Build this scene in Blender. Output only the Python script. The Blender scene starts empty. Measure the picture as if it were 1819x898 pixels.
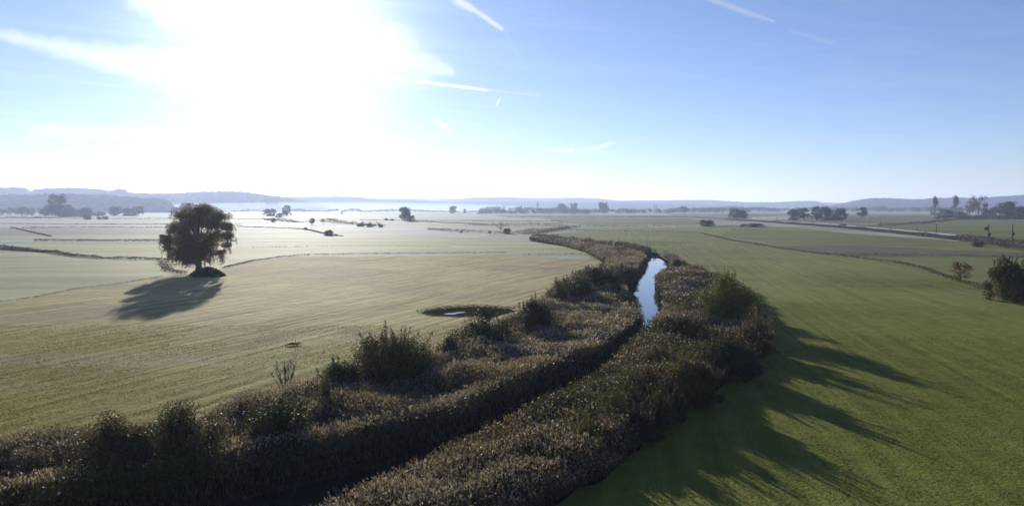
import bpy, math, random
import numpy as np
from mathutils import Vector, Matrix
from mathutils.geometry import tessellate_polygon

sc = bpy.context.scene
COL = sc.collection
R = math.radians
rng = np.random.default_rng(11)
random.seed(5)

# ------------------------------------------------------------------ camera
CAM_H, LENS, PITCH = 20.0, 24.0, 3.82
W0, H0 = 1819.0, 898.0
FP = W0 * LENS / 36.0
cam_d = bpy.data.cameras.new('camera')
cam_d.lens = LENS; cam_d.sensor_width = 36.0
cam_d.clip_start = 0.5; cam_d.clip_end = 60000
cam = bpy.data.objects.new('camera', cam_d)
cam.location = (0, 0, CAM_H)
cam.rotation_euler = (R(90 - PITCH), 0, 0)
COL.objects.link(cam); sc.camera = cam

# ------------------------------------------------------------------ light
SUN_EL, SUN_AZ = 13.5, -18.1          # azimuth from +Y, negative = left
SUN_STRENGTH, SKY_STRENGTH, EXPOSURE = 5.0, 0.072, 0.72
sd = Vector((math.sin(R(SUN_AZ)) * math.cos(R(SUN_EL)), math.cos(R(SUN_AZ)) * math.cos(R(SUN_EL)), math.sin(R(SUN_EL))))
sun_d = bpy.data.lights.new('sun', 'SUN')
sun_d.energy = SUN_STRENGTH; sun_d.angle = R(0.53); sun_d.color = (1.0, 0.94, 0.84)
sun = bpy.data.objects.new('sun', sun_d)
sun.rotation_euler = (-sd).to_track_quat('-Z', 'Y').to_euler()
sun.location = (-60, 0, 120)
COL.objects.link(sun)

sc.view_settings.view_transform = 'Standard'
sc.view_settings.look = 'None'
sc.view_settings.gamma = 1.0
sc.view_settings.use_curve_mapping = False
sc.view_settings.exposure = EXPOSURE
sc.render.engine = 'CYCLES'
cy = sc.cycles
cy.max_bounces = 6; cy.diffuse_bounces = 3; cy.glossy_bounces = 3
cy.transmission_bounces = 4; cy.transparent_max_bounces = 6; cy.volume_bounces = 1
cy.use_denoising = True
try:
    cy.denoiser = 'OPENIMAGEDENOISE'
    cy.denoising_input_passes = 'RGB_ALBEDO_NORMAL'
except Exception:
    pass


class NT:
    """small node helper"""
    def __init__(s, tree): s.t = tree; s.t.nodes.clear()
    def n(s, typ, **kw):
        nd = s.t.nodes.new(typ)
        for k, v in kw.items(): setattr(nd, k, v)
        return nd
    def link(s, a, b): s.t.links.new(a, b)
    def put(s, inp, v):
        if hasattr(v, 'is_output'): s.link(v, inp)
        else: inp.default_value = v
    def math(s, op, a, b=None, c=None, clamp=False):
        nd = s.n('ShaderNodeMath', operation=op, use_clamp=clamp)
        s.put(nd.inputs[0], a)
        if b is not None: s.put(nd.inputs[1], b)
        if c is not None: s.put(nd.inputs[2], c)
        return nd.outputs[0]
    def vmath(s, op, a, b=None):
        nd = s.n('ShaderNodeVectorMath', operation=op)
        s.put(nd.inputs[0], a)
        if b is not None: s.put(nd.inputs[1], b)
        return nd.outputs[0]
    def mix(s, f, a, b, blend='MIX'):
        nd = s.n('ShaderNodeMix', data_type='RGBA', blend_type=blend)
        s.put(nd.inputs[0], f); s.put(nd.inputs[6], a); s.put(nd.inputs[7], b)
        return nd.outputs[2]
    def noise(s, vec, scale, detail=4, rough=0.55, dist=0.0):
        nd = s.n('ShaderNodeTexNoise')
        s.put(nd.inputs['Vector'], vec)
        nd.inputs['Scale'].default_value = scale; nd.inputs['Detail'].default_value = detail
        nd.inputs['Roughness'].default_value = rough; nd.inputs['Distortion'].default_value = dist
        return nd.outputs[0]
    def ramp(s, f, a, b, clamp=True):
        nd = s.n('ShaderNodeMapRange'); nd.clamp = clamp
        s.put(nd.inputs[0], f); nd.inputs[1].default_value = a; nd.inputs[2].default_value = b
        return nd.outputs[0]
    def smooth(s, f, a, b):
        nd = s.n('ShaderNodeMapRange', interpolation_type='SMOOTHSTEP')
        s.put(nd.inputs[0], f); s.put(nd.inputs[1], a); s.put(nd.inputs[2], b)
        return nd.outputs[0]
    def mapping(s, vec, rot=(0, 0, 0), scale=(1, 1, 1)):
        nd = s.n('ShaderNodeMapping', vector_type='TEXTURE')
        s.link(vec, nd.inputs[0]); nd.inputs['Rotation'].default_value = rot
        nd.inputs['Scale'].default_value = tuple(1.0 / c for c in scale)
        return nd.outputs[0]


# ------------------------------------------------------------------ pixel -> world helpers
CP, SP = math.cos(R(PITCH)), math.sin(R(PITCH))
def ray(px, py):
    u = (px - W0 / 2) / FP; v = (H0 / 2 - py) / FP
    return Vector((u, CP + v * SP, -SP + v * CP))
def at(px, py, z=0.0):
    d = ray(px, py); t = (z - CAM_H) / d.z
    return Vector((d.x * t, d.y * t, z))
def on(px, Y, py=None):
    """point at depth Y under picture column px; with py also the height there"""
    d = ray(px, py if py is not None else H0 / 2); t = Y / d.y
    return Vector((d.x * t, Y, CAM_H + d.z * t))
def ang(px, py):
    d = ray(px, py).normalized()
    return math.atan2(d.x, d.y), math.asin(d.z)

# ------------------------------------------------------------------ world
world = bpy.data.worlds.new('World'); sc.world = world
world.use_nodes = True
w = NT(world.node_tree)
sky = w.n('ShaderNodeTexSky', sky_type='NISHITA')
sky.sun_disc = False
sky.sun_elevation = R(SUN_EL); sky.sun_rotation = R(SUN_AZ)
sky.altitude = 400; sky.air_density = 0.9; sky.dust_density = 0.06; sky.ozone_density = 3.0
tc = w.n('ShaderNodeTexCoord')
gen = tc.outputs['Generated']
sep = w.n('ShaderNodeSeparateXYZ'); w.link(gen, sep.inputs[0])
az = w.math('ARCTAN2', sep.outputs[0], sep.outputs[1])
el = w.math('ARCSINE', sep.outputs[2])
# wispy noise of the high cloud layer, on a plane overhead
zz = w.math('MAXIMUM', sep.outputs[2], 0.03)
cx_ = w.n('ShaderNodeCombineXYZ')
w.link(w.math('DIVIDE', sep.outputs[0], zz), cx_.inputs[0]); w.link(w.math('DIVIDE', sep.outputs[1], zz), cx_.inputs[1])
wn = w.noise(w.mapping(cx_.outputs[0], (0, 0, R(25)), (0.5, 1.6, 1)), 1.3, 6, 0.6, 0.6)
azel = w.n('ShaderNodeCombineXYZ'); w.link(az, azel.inputs[0]); w.link(el, azel.inputs[1])
wn2 = w.noise(azel.outputs[0], 30.0, 5, 0.6)
mask = None
# contrails and cirrus: (pixel a, pixel b, width a, width b in px, strength)
STREAKS = [
    ((-60, 48), (430, 150), 5, 46, .30), ((690, 92), (800, 126), 46, 12, .18), ((560, 60), (700, 92), 55, 44, .12),
    ((690, 137), (865, 160), 4, 2.5, .42), ((865, 160), (960, 170), 3, 3, .12),
    ((760, -30), (840, 16), 13, 7, .26), ((840, 16), (892, 52), 7, 4, .30), ((892, 52), (945, 135), 5, 5, .03),
    ((1200, -25), (1325, 22), 5, 6, .20), ((1325, 22), (1374, 38), 6, 2.5, .18), ((1405, 55), (1480, 76), 6, 4, .07),
    ((975, 266), (1018, 267), 4, 4, .55), ((1030, 268), (1062, 262), 3, 4, .40), ((1062, 262), (1094, 252), 4, 2, .5),
    ((60, 232), (330, 238), 14, 8, .22), ((170, 238), (320, 236), 4, 4, .3), ((775, 215), (800, 232), 5, 5, .4),
    ((810, 273), (842, 280), 5, 4, .3), ((882, 186), (888, 176), 2, 2, .4), ((840, 307), (910, 306), 3, 3, .25),
    ((250, -10), (360, 40), 30, 40, .25),
]
for a, b, wa, wb, st in STREAKS:
    A, B = ang(*a), ang(*b)
    dx, dy = B[0] - A[0], B[1] - A[1]; L2 = dx * dx + dy * dy
    pa = w.math('SUBTRACT', az, A[0]); pb = w.math('SUBTRACT', el, A[1])
    t = w.math('DIVIDE', w.math('ADD', w.math('MULTIPLY', pa, dx), w.math('MULTIPLY', pb, dy)), L2, clamp=True)
    qx = w.math('SUBTRACT', pa, w.math('MULTIPLY', t, dx)); qy = w.math('SUBTRACT', pb, w.math('MULTIPLY', t, dy))
    d = w.math('SQRT', w.math('ADD', w.math('MULTIPLY', qx, qx), w.math('MULTIPLY', qy, qy)))
    wid = w.math('MULTIPLY_ADD', t, (wb - wa) / FP, wa / FP)
    rel = w.math('DIVIDE', d, wid)
    rel = w.math('ADD', rel, w.math('MULTIPLY_ADD', wn2, 1.4, -0.7))
    m = w.math('MULTIPLY', w.smooth(rel, 1.25, 0.0), st)
    mask = m if mask is None else w.math('MAXIMUM', mask, m)
veil = w.math('MULTIPLY', w.ramp(wn, 0.45, 0.85), 0.10)
mask = w.math('ADD', mask, veil, clamp=True)
# sunlight scattered forward by thin ice cloud: brighter towards the sun
dt = w.n('ShaderNodeVectorMath', operation='DOT_PRODUCT'); w.link(gen, dt.inputs[0]); dt.inputs[1].default_value = sd
cosg = w.math('MAXIMUM', dt.outputs['Value'], 0.0)
glow = w.math('ADD', w.math('MULTIPLY', w.math('POWER', cosg, 24.0), 12.0), 8.0)
cc = w.n('ShaderNodeCombineXYZ')
for i, k in enumerate((1.0, 0.98, 0.97)): w.link(w.math('MULTIPLY', glow, k), cc.inputs[i])
blue = w.mix(1.0, sky.outputs[0], (1.02, 0.95, 1.12, 1.0), 'MULTIPLY')     # the camera's cool white balance
skyc = w.mix(mask, blue, cc.outputs[0])
# solar aureole in the dusty air
aur = w.math('ADD', w.math('MULTIPLY', w.math('POWER', cosg, 130.0), 9.0), w.math('ADD', w.math('MULTIPLY', w.math('POWER', cosg, 20.0), 0.9), w.math('MULTIPLY', w.math('POWER', cosg, 5.0), 0.45)))
ac = w.n('ShaderNodeCombineXYZ')
for i, k in enumerate((0.95, 0.98, 1.0)): w.link(w.math('MULTIPLY', aur, k), ac.inputs[i])
skyc = w.mix(1.0, skyc, ac.outputs[0], 'ADD')
bg = w.n('ShaderNodeBackground'); bg.inputs[1].default_value = SKY_STRENGTH
w.link(skyc, bg.inputs[0])
wo = w.n('ShaderNodeOutputWorld'); w.link(bg.outputs[0], wo.inputs[0])

# ------------------------------------------------------------------ tagging
def tag(o, label=None, cat=None, group=None, kind=None):
    if label: o['label'] = label
    if cat: o['category'] = cat
    if group: o['group'] = group
    if kind: o['kind'] = kind
    return o
def empty(name, loc, rz=0.0):
    o = bpy.data.objects.new(name, None); COL.objects.link(o)
    o.location = loc; o.rotation_euler = (0, 0, rz); o.empty_display_size = 0.5
    return o
def link_mesh(name, me, mat=None, parent=None):
    if mat is not None: me.materials.append(mat)
    o = bpy.data.objects.new(name, me); COL.objects.link(o)
    if parent is not None: o.parent = parent
    return o
def copy_tree(root):
    c = root.copy(); COL.objects.link(c)
    for ch in list(root.children):
        k = ch.copy(); COL.objects.link(k); k.parent = c
        for g in list(ch.children):
            q = g.copy(); COL.objects.link(q); q.parent = k
    return c

# ------------------------------------------------------------------ numpy meshes
def np_mesh(name, V, F, col=None, smooth=False):
    """V (n,3); F (m,k) all same k; col (n,3) per vertex plant colour"""
    V = np.ascontiguousarray(V, dtype=np.float32); F = np.ascontiguousarray(F, dtype=np.int32)
    me = bpy.data.meshes.new(name)
    n, (m, k) = len(V), F.shape
    me.vertices.add(n); me.vertices.foreach_set('co', V.ravel())
    me.loops.add(m * k); me.loops.foreach_set('vertex_index', F.ravel())
    me.polygons.add(m)
    me.polygons.foreach_set('loop_start', np.arange(0, m * k, k, dtype=np.int32))
    try: me.polygons.foreach_set('loop_total', np.full(m, k, dtype=np.int32))
    except Exception: pass
    if smooth: me.polygons.foreach_set('use_smooth', np.ones(m, dtype=bool))
    me.update(calc_edges=True)
    if col is not None:
        a = me.color_attributes.new('tint', 'FLOAT_COLOR', 'POINT')
        c = np.ones((n, 4), dtype=np.float32); c[:, :3] = col
        a.data.foreach_set('color', c.ravel())
    return me

def unit(v): return v / np.maximum(np.linalg.norm(v, axis=-1, keepdims=True), 1e-9)

def leaf_quads(P, size, aspect=0.55, up=0.0, axis=None, droop=0.0):
    """rhombic leaf faces at points P; axis = preferred long direction"""
    n = len(P)
    d = unit(rng.normal(size=(n, 3)))
    if axis is not None: d = unit(axis + d * 0.55)
    d[:, 2] += up; d = unit(d)
    q = unit(np.cross(d, rng.normal(size=(n, 3))))
    s = (size * rng.uniform(0.6, 1.35, n))[:, None]
    a = P - d * s * .5; b = P + q * s * aspect * .5; c = P + d * s * .5; e = P - q * s * aspect * .5
    V = np.stack([a, b, c, e], 1).reshape(-1, 3)
    F = np.arange(4 * n).reshape(-1, 4)
    return V, F

def tube(path, radii, sides=7):
    """tapered tube along path -> verts, quad faces"""
    path = [Vector(p) for p in path]; V = []; F = []
    up = Vector((0, 0, 1))
    for i, p in enumerate(path):
        t = (path[min(i + 1, len(path) - 1)] - path[max(i - 1, 0)]).normalized()
        s = t.cross(Vector((1, 0.13, 0)) if abs(t.x) < .8 else Vector((0, 1, .1))).normalized(); u = t.cross(s)
        for k in range(sides):
            a = 2 * math.pi * k / sides
            V.append(p + (s * math.cos(a) + u * math.sin(a)) * radii[i])
    for i in range(len(path) - 1):
        for k in range(sides):
            a, b = i * sides + k, i * sides + (k + 1) % sides
            F.append((a, b, b + sides, a + sides))
    return np.array([tuple(v) for v in V]), np.array(F)

def join(parts):
    Vs, Fs, o = [], [], 0
    for V, F in parts:
        Vs.append(V); Fs.append(F + o); o += len(V)
    return np.concatenate(Vs), np.concatenate(Fs)

def box(x0, x1, y0, y1, z0, z1):
    V = np.array([(x, y, z) for z in (z0, z1) for y in (y0, y1) for x in (x0, x1)], float)
    F = np.array([(0, 2, 3, 1), (4, 5, 7, 6), (0, 1, 5, 4), (1, 3, 7, 5), (3, 2, 6, 7), (2, 0, 4, 6)])
    return V, F

def ribbon(line, profile):
    """sweep a cross profile [(offset, height)] along a ground line"""
    V, F = [], []; k = len(profile)
    for i, p in enumerate(line):
        a, b = line[max(0, i - 1)], line[min(len(line) - 1, i + 1)]
        d = (b - a); n = Vector((d.y, -d.x, 0)).normalized()
        for o, z in profile: V.append((p.x + n.x * o, p.y + n.y * o, z))
    for i in range(len(line) - 1):
        for j in range(k - 1): F.append((i * k + j, i * k + j + 1, (i + 1) * k + j + 1, (i + 1) * k + j))
    return np.array(V), np.array(F)

# ------------------------------------------------------------------ materials
def new_mat(name):
    m = bpy.data.materials.new(name); m.use_nodes = True
    return m, NT(m.node_tree)

def finish(nt, shader):
    o = nt.n('ShaderNodeOutputMaterial'); nt.link(shader, o.inputs[0])

def principled(nt, col, rough=0.6, spec=0.3, normal=None, metal=0.0):
    p = nt.n('ShaderNodeBsdfPrincipled')
    nt.put(p.inputs['Base Color'], col); nt.put(p.inputs['Roughness'], rough)
    nt.put(p.inputs['Specular IOR Level'], spec); p.inputs['Metallic'].default_value = metal
    if normal is not None: nt.link(normal, p.inputs['Normal'])
    return p

def bump(nt, h, strength, dist):
    b = nt.n('ShaderNodeBump'); b.inputs['Strength'].default_value = strength; b.inputs['Distance'].default_value = dist
    nt.link(h, b.inputs['Height']); return b.outputs[0]

def c3(c): return (c[0], c[1], c[2], 1.0)

def grass_mat(name, dark, light, third=None, far=False, lines=0.0, grad=None, dark2=None, light2=None, stripe=0.0, stripe_amt=0.5, rough=0.85, spec=0.03, sheen=0.0, bumpd=0.10, patch=0.03):
    m, nt = new_mat(name)
    pos = nt.n('ShaderNodeNewGeometry').outputs['Position']
    st = nt.mapping(pos, (0, 0, R(stripe)), (0.02, 0.55, 1.0) if not far else (0.0035, 0.045, 1.0))     # long thin mowing lines
    ns = nt.noise(st, 1.0, 6, 0.68)
    n1 = nt.noise(pos, patch, 5, 0.6, 0.8)
    n2 = nt.noise(pos, 0.35, 4, 0.6)
    n3 = nt.noise(pos, 3.2, 5, 0.7)
    f = nt.math('ADD', nt.math('MULTIPLY', nt.ramp(n1, .3, .7), 0.6), nt.math('MULTIPLY', nt.ramp(ns, .38, .62), 0.45 * stripe_amt))
    f = nt.math('ADD', f, nt.math('MULTIPLY_ADD', n2, .7, -.35))
    f = nt.math('ADD', f, nt.math('MULTIPLY_ADD', n3, .6, -.3), clamp=True)
    col = nt.mix(f, c3(dark), c3(light))
    if grad:       # blends to the second colour pair with depth across the field, broken by noise
        xyz = nt.n('ShaderNodeSeparateXYZ'); nt.link(pos, xyz.inputs[0])
        gy = nt.math('ADD', xyz.outputs[1], nt.math('MULTIPLY_ADD', n1, 60.0, -30.0))
        gy = nt.math('ADD', gy, nt.math('MULTIPLY_ADD', ns, 24.0, -12.0))
        col = nt.mix(nt.smooth(gy, grad[0], grad[1]), col, nt.mix(f, c3(dark2), c3(light2)))
    if third is not None:
        n4 = nt.noise(nt.mapping(pos, (0, 0, R(stripe)), (1.3, .55, 1)), 0.032, 5, 0.65, 0.5)
        col = nt.mix(nt.math('MULTIPLY', nt.smooth(n4, .48, .64), 0.7), col, c3(third))
    if lines:      # swath lines left by the mower: bare, darker straw
        nl = nt.noise(nt.mapping(pos, (0, 0, R(stripe)), (0.016, 0.75, 1.0)), 1.0, 3, 0.5)
        nb = nt.noise(pos, 0.03, 3, 0.5)
        col = nt.mix(nt.math('MULTIPLY', nt.math('MULTIPLY', nt.smooth(nl, .54, .66), nt.ramp(nb, .35, .6)), lines), col, c3([v * .42 for v in dark]))
    h = nt.math('ADD', nt.math('MULTIPLY', n3, 0.6), nt.math('MULTIPLY', ns, 1.2 * stripe_amt))
    h = nt.math('ADD', h, nt.math('MULTIPLY', n2, 1.2))
    p = principled(nt, col, rough, spec, bump(nt, h, 1.0, bumpd))
    p.inputs['Sheen Weight'].default_value = sheen; p.inputs['Sheen Roughness'].default_value = 0.5
    finish(nt, p.outputs[0])
    return m

def leaf_mat(name, trans=0.35, rough=0.5, spec=0.35, gain=1.0):
    m, nt = new_mat(name)
    a = nt.n('ShaderNodeAttribute'); a.attribute_name = 'tint'
    col = a.outputs['Color']
    oi = nt.n('ShaderNodeObjectInfo')
    hs = nt.n('ShaderNodeHueSaturation')
    nt.link(nt.math('MULTIPLY_ADD', oi.outputs['Random'], 0.05, 0.475), hs.inputs['Hue'])
    nt.link(nt.math('MULTIPLY_ADD', oi.outputs['Random'], 0.5, 0.75 * gain), hs.inputs['Value'])
    nt.link(col, hs.inputs['Color'])
    p = principled(nt, hs.outputs[0], rough, spec)
    tr = nt.n('ShaderNodeBsdfTranslucent')
    nt.link(nt.mix(1.0, hs.outputs[0], (1.5, 1.35, 0.7, 1), 'MULTIPLY'), tr.inputs[0])
    mx = nt.n('ShaderNodeMixShader'); mx.inputs[0].default_value = trans
    nt.link(p.outputs[0], mx.inputs[1]); nt.link(tr.outputs[0], mx.inputs[2])
    finish(nt, mx.outputs[0]); return m

def solid_mat(name, a, b, scale=4.0, rough=0.8, spec=0.2, bd=0.02):
    m, nt = new_mat(name)
    pos = nt.n('ShaderNodeTexCoord').outputs['Object']
    n = nt.noise(pos, scale, 6, 0.65)
    p = principled(nt, nt.mix(nt.ramp(n, .3, .7), c3(a), c3(b)), rough, spec, bump(nt, n, 0.7, bd))
    finish(nt, p.outputs[0]); return m

M_leaf = leaf_mat('leaf', 0.22, 0.6, 0.12)
M_reed = leaf_mat('reed', 0.25, 0.55, 0.15)
M_bark = solid_mat('bark', (0.035, 0.027, 0.02), (0.09, 0.07, 0.055), 6, 0.85)
M_twig = solid_mat('twig', (0.05, 0.04, 0.032), (0.12, 0.10, 0.085), 6, 0.8)
M_soil = solid_mat('soil', (0.010, 0.008, 0.006), (0.032, 0.026, 0.018), 1.5, 0.95, 0.0, 0.05)

# ------------------------------------------------------------------ river and banks (outlines in picture px -> ground plan)
ZT = 2.3
Lpx = [(-500, 945), (0, 885), (150, 868), (250, 850), (400, 822), (500, 800), (640, 772), (780, 735), (900, 688), (1000, 640), (1060, 612),
       (1098, 588), (1128, 562), (1138, 548), (1133, 534), (1116, 520), (1113, 508), (1121, 492), (1133, 474), (1143, 461), (1150, 453),
       (1140, 446), (1080, 435), (1010, 427), (945, 420)]
Rpx_near = [(200, 1010), (420, 926), (500, 908), (600, 872), (680, 835), (750, 807), (800, 779), (900, 734), (1000, 680), (1085, 632)]
Rpx_far = [(1150, 606), (1170, 582), (1178, 562), (1178, 541), (1168, 525), (1163, 510), (1171, 497), (1184, 490), (1189, 478), (1188, 465), (1176, 456), (1162, 450)]
Rpx_end = [(1150, 443.5), (1083, 433), (1012, 425.3), (946, 418.6)]
XY = lambda v: (v.x, v.y)
Lw = [XY(at(x, y, ZT)) for x, y in Lpx]
Rw = [XY(at(x, y, ZT)) for x, y in Rpx_near] + [XY(at(x, y, -.6)) for x, y in Rpx_far] + [XY(at(x, y, ZT)) for x, y in Rpx_end]
river_poly = Lw + Rw[::-1]
OLpx = [(-500, 845), (0, 768), (130, 774), (250, 752), (400, 720), (480, 702), (560, 670), (640, 650), (760, 624), (810, 604), (870, 588),
        (905, 562), (930, 548), (970, 518), (1005, 492), (1050, 476), (1082, 465), (1066, 454), (1040, 441), (1000, 431), (940, 422)]
ORpx = [(945, 417), (1010, 423.5), (1080, 430.5), (1145, 439), (1182, 448), (1207, 460), (1226, 473), (1290, 491), (1330, 516), (1352, 546),
        (1345, 600), (1316, 640), (1255, 682), (1188, 712), (1150, 738), (1136, 768), (1075, 815), (1000, 852), (930, 886), (880, 912), (640, 1010)]
OLw = [XY(at(x, y, 1.8)) for x, y in OLpx]
ORw = [XY(at(x, y, 1.5)) for x, y in ORpx]
left_bed = Lw + OLw[::-1]
right_bed = Rw + ORw

def poly_mesh(name, loops, z, mat, parent=None):
    """flat sheet from outline loops (first outer, others holes)"""
    vs = [[Vector((p[0], p[1], 0)) for p in lp] for lp in loops]
    tris = tessellate_polygon(vs)
    flat = [v for lp in vs for v in lp]
    V = np.array([(v.x, v.y, z) for v in flat])
    F = []
    for a, b, c in tris:
        n = (flat[b] - flat[a]).cross(flat[c] - flat[a]).z
        if abs(n) < 1e-9: continue
        F.append((a, b, c) if n > 0 else (a, c, b))
    return link_mesh(name, np_mesh(name, V, np.array(F)), mat, parent)

# ground: near patch with the river channel cut out, and far ring
M_ground = grass_mat('frosted_meadow', (0.12, 0.135, 0.075), (0.35, 0.365, 0.27), far=True, stripe=1, stripe_amt=1.5, patch=0.006)
near = [(-420, -120), (420, -120), (420, 700), (-420, 700)]
vs = [[Vector((p[0], p[1], 0)) for p in near], [Vector((p[0], p[1], 0)) for p in river_poly]]
flat = [v for lp in vs for v in lp]; tr = []
for a, b, c in tessellate_polygon(vs):
    n = (flat[b] - flat[a]).cross(flat[c] - flat[a]).z
    tr.append((a, b, c) if n > 0 else (a, c, b))
V = [(v.x, v.y, 0) for v in flat]; o = len(V)
FAR = 16000
V += [(-FAR, -3000, 0), (FAR, -3000, 0), (FAR, 22000, 0), (-FAR, 22000, 0)]
for i in range(4):
    j = (i + 1) % 4
    tr += [(o + i, o + j, j), (o + i, j, i)]
g = link_mesh('ground', np_mesh('ground', np.array(V), np.array(tr)), M_ground); tag(g, kind='structure')

# channel sides and water
n = len(river_poly); V = [(x, y, 0) for x, y in river_poly] + [(x, y, -1.2) for x, y in river_poly]
F = [(i, (i + 1) % n, n + (i + 1) % n, n + i) for i in range(n)]
tag(link_mesh('river_bank', np_mesh('river_bank', np.array(V), np.array(F)), M_soil), kind='structure')
def water_mat():
    m, nt = new_mat('water')
    pos = nt.n('ShaderNodeNewGeometry').outputs['Position']
    h = nt.noise(nt.mapping(pos, (0, 0, .3), (1, .5, 1)), 1.2, 3, .6)
    p = principled(nt, (0.012, 0.016, 0.016, 1), 0.04, 0.5, bump(nt, h, 0.25, 0.012))
    p.inputs['IOR'].default_value = 1.33
    finish(nt, p.outputs[0]); return m
M_water = water_mat()
tag(poly_mesh('river_water', [river_poly], -0.6, M_water), kind='structure')
tag(poly_mesh('bank_soil', [left_bed], 0.012, M_soil), kind='structure')
tag(poly_mesh('bank_soil', [right_bed], 0.012, M_soil), kind='structure')

# ------------------------------------------------------------------ fields
FZ = [0.0]
def field(name, px, mat):
    FZ[0] += 0.004
    lp = [XY(at(*p)) if max(abs(p[0]), abs(p[1])) > 0 and not isinstance(p[0], float) else p for p in px]
    q = []
    for a, b in zip(lp, lp[1:] + lp[:1]):
        L = math.dist(a, b); mid = math.hypot((a[0] + b[0]) / 2, (a[1] + b[1]) / 2)
        st = max(1.2, mid * .012); k = min(70, max(1, int(L / st)))
        ph = random.uniform(0, 6)
        for i in range(k):
            t = i / k; j = 0 if i == 0 else random.gauss(0, st * .16) + st * .35 * math.sin(t * L / st * .5 + ph) * math.sin(t * 3.1416)
            nx, ny = -(b[1] - a[1]) / L, (b[0] - a[0]) / L
            q.append((a[0] + (b[0] - a[0]) * t + nx * j, a[1] + (b[1] - a[1]) * t + ny * j))
    return tag(poly_mesh(name, [q], FZ[0], mat), kind='structure')
G_near_left = grass_mat('meadow_left', (0.10, 0.10, 0.017), (0.27, 0.245, 0.06), (0.29, 0.225, 0.14), lines=0.6, grad=(70, 150), dark2=(0.20, 0.175, 0.07), light2=(0.47, 0.41, 0.195), stripe=64, stripe_amt=1.6, patch=0.018, bumpd=0.45, sheen=0.0, spec=0.02)  # colours lifted, most in the far pair, to hold grazing brightening as albedo
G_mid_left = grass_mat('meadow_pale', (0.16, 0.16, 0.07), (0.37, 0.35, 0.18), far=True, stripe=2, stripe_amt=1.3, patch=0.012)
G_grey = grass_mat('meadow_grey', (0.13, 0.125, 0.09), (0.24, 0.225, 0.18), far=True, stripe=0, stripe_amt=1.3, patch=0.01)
G_right = grass_mat('meadow_right', (0.084, 0.098, 0.016), (0.205, 0.21, 0.05), grad=(95, 240), dark2=(0.13, 0.142, 0.042), light2=(0.275, 0.28, 0.11), lines=0.35, stripe=80, stripe_amt=0.7, patch=0.02, sheen=0.0, spec=0.02, bumpd=0.3)
G_right_far = grass_mat('meadow_far_right', (0.085, 0.10, 0.026), (0.19, 0.195, 0.085), far=True, stripe=3, stripe_amt=1.2, patch=0.012, sheen=0.05)
G_dark = grass_mat('ploughed_strip', (0.045, 0.043, 0.024), (0.105, 0.096, 0.06), far=True, stripe=2, stripe_amt=1.2, sheen=0.03, bumpd=0.25)
G_stubble = grass_mat('stubble', (0.10, 0.085, 0.042), (0.20, 0.175, 0.09), far=True, stripe=3, stripe_amt=1.2)
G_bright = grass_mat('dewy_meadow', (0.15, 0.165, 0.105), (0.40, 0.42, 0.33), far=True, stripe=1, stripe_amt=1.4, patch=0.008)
G_green = grass_mat('green_meadow', (0.085, 0.105, 0.025), (0.18, 0.19, 0.07), far=True, stripe=1, stripe_amt=1.2, patch=0.012)
G_sedge = grass_mat('sedge_ground', (0.010, 0.010, 0.005), (0.030, 0.027, 0.014), stripe=10, patch=0.05)

OLf = [(float(x), float(y)) for x, y in OLw]; ORf = [(float(x), float(y)) for x, y in ORw]
field('meadow', OLf[:18] + [(900, 452), (700, 454), (520, 455), (450, 463), (395, 478), (290, 491), (140, 513), (0, 537), (-700, 640)], G_near_left)
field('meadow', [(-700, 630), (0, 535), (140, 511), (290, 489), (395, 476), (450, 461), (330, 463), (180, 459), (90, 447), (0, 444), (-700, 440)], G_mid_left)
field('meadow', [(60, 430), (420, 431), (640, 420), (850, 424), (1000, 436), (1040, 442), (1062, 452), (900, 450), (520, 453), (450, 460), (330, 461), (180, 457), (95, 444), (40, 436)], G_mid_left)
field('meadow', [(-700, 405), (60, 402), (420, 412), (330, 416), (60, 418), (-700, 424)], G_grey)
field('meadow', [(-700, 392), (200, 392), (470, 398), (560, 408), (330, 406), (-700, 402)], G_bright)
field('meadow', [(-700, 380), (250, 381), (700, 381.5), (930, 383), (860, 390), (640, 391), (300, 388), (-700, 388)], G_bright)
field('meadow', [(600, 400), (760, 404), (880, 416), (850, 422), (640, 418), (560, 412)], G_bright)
field('meadow', [(2600, 1400), (2600, 700), (1819, 548), (1740, 515), (1690, 494), (1640, 486), (1510, 460), (1380, 442), (1240, 415), (1040, 409), (960, 418)] + ORf[1:] + [(700, 1400)], G_right)
field('meadow', [(1010, 407), (1240, 404), (1300, 400), (1420, 404), (1560, 420), (1700, 434), (2400, 470), (2400, 700), (1819, 552), (1690, 498), (1380, 446), (1240, 419)], G_right)
field('meadow', [(1280, 418), (1400, 438), (1520, 458), (1650, 484), (1705, 497), (1780, 505), (2400, 560), (2400, 460), (1819, 456), (1500, 455), (1390, 439), (1500, 437), (1819, 437), (2400, 437), (2400, 430), (1700, 428), (1480, 412), (1300, 405)], G_green)
field('ploughed_strip', [(1375, 437), (1480, 435), (1620, 440), (1819, 449), (2300, 456), (2300, 459), (1819, 455.5), (1520, 455), (1450, 450)], G_dark)
field('meadow', [(960, 386), (1220, 388), (1250, 391), (1240, 399), (1060, 400), (1000, 396)], G_green)
field('dark_field', [(855, 382), (1000, 381), (1190, 382), (1230, 385), (1180, 386.5), (900, 385)], G_dark)
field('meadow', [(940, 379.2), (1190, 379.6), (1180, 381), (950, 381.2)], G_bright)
field('stubble_field', [(1180, 380), (1420, 379), (1819, 382), (2300, 383), (2300, 391), (1819, 390), (1600, 398), (1300, 392), (1200, 385)], G_stubble)
field('pale_field', [(1333, 385.2), (1403, 383.2), (1403, 389.5), (1333, 391.2)], G_bright)
field('meadow', [(1480, 401), (1650, 397), (1720, 390.5), (1819, 391), (2300, 392), (2300, 445), (1819, 432), (1700, 420)], G_green)

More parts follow.
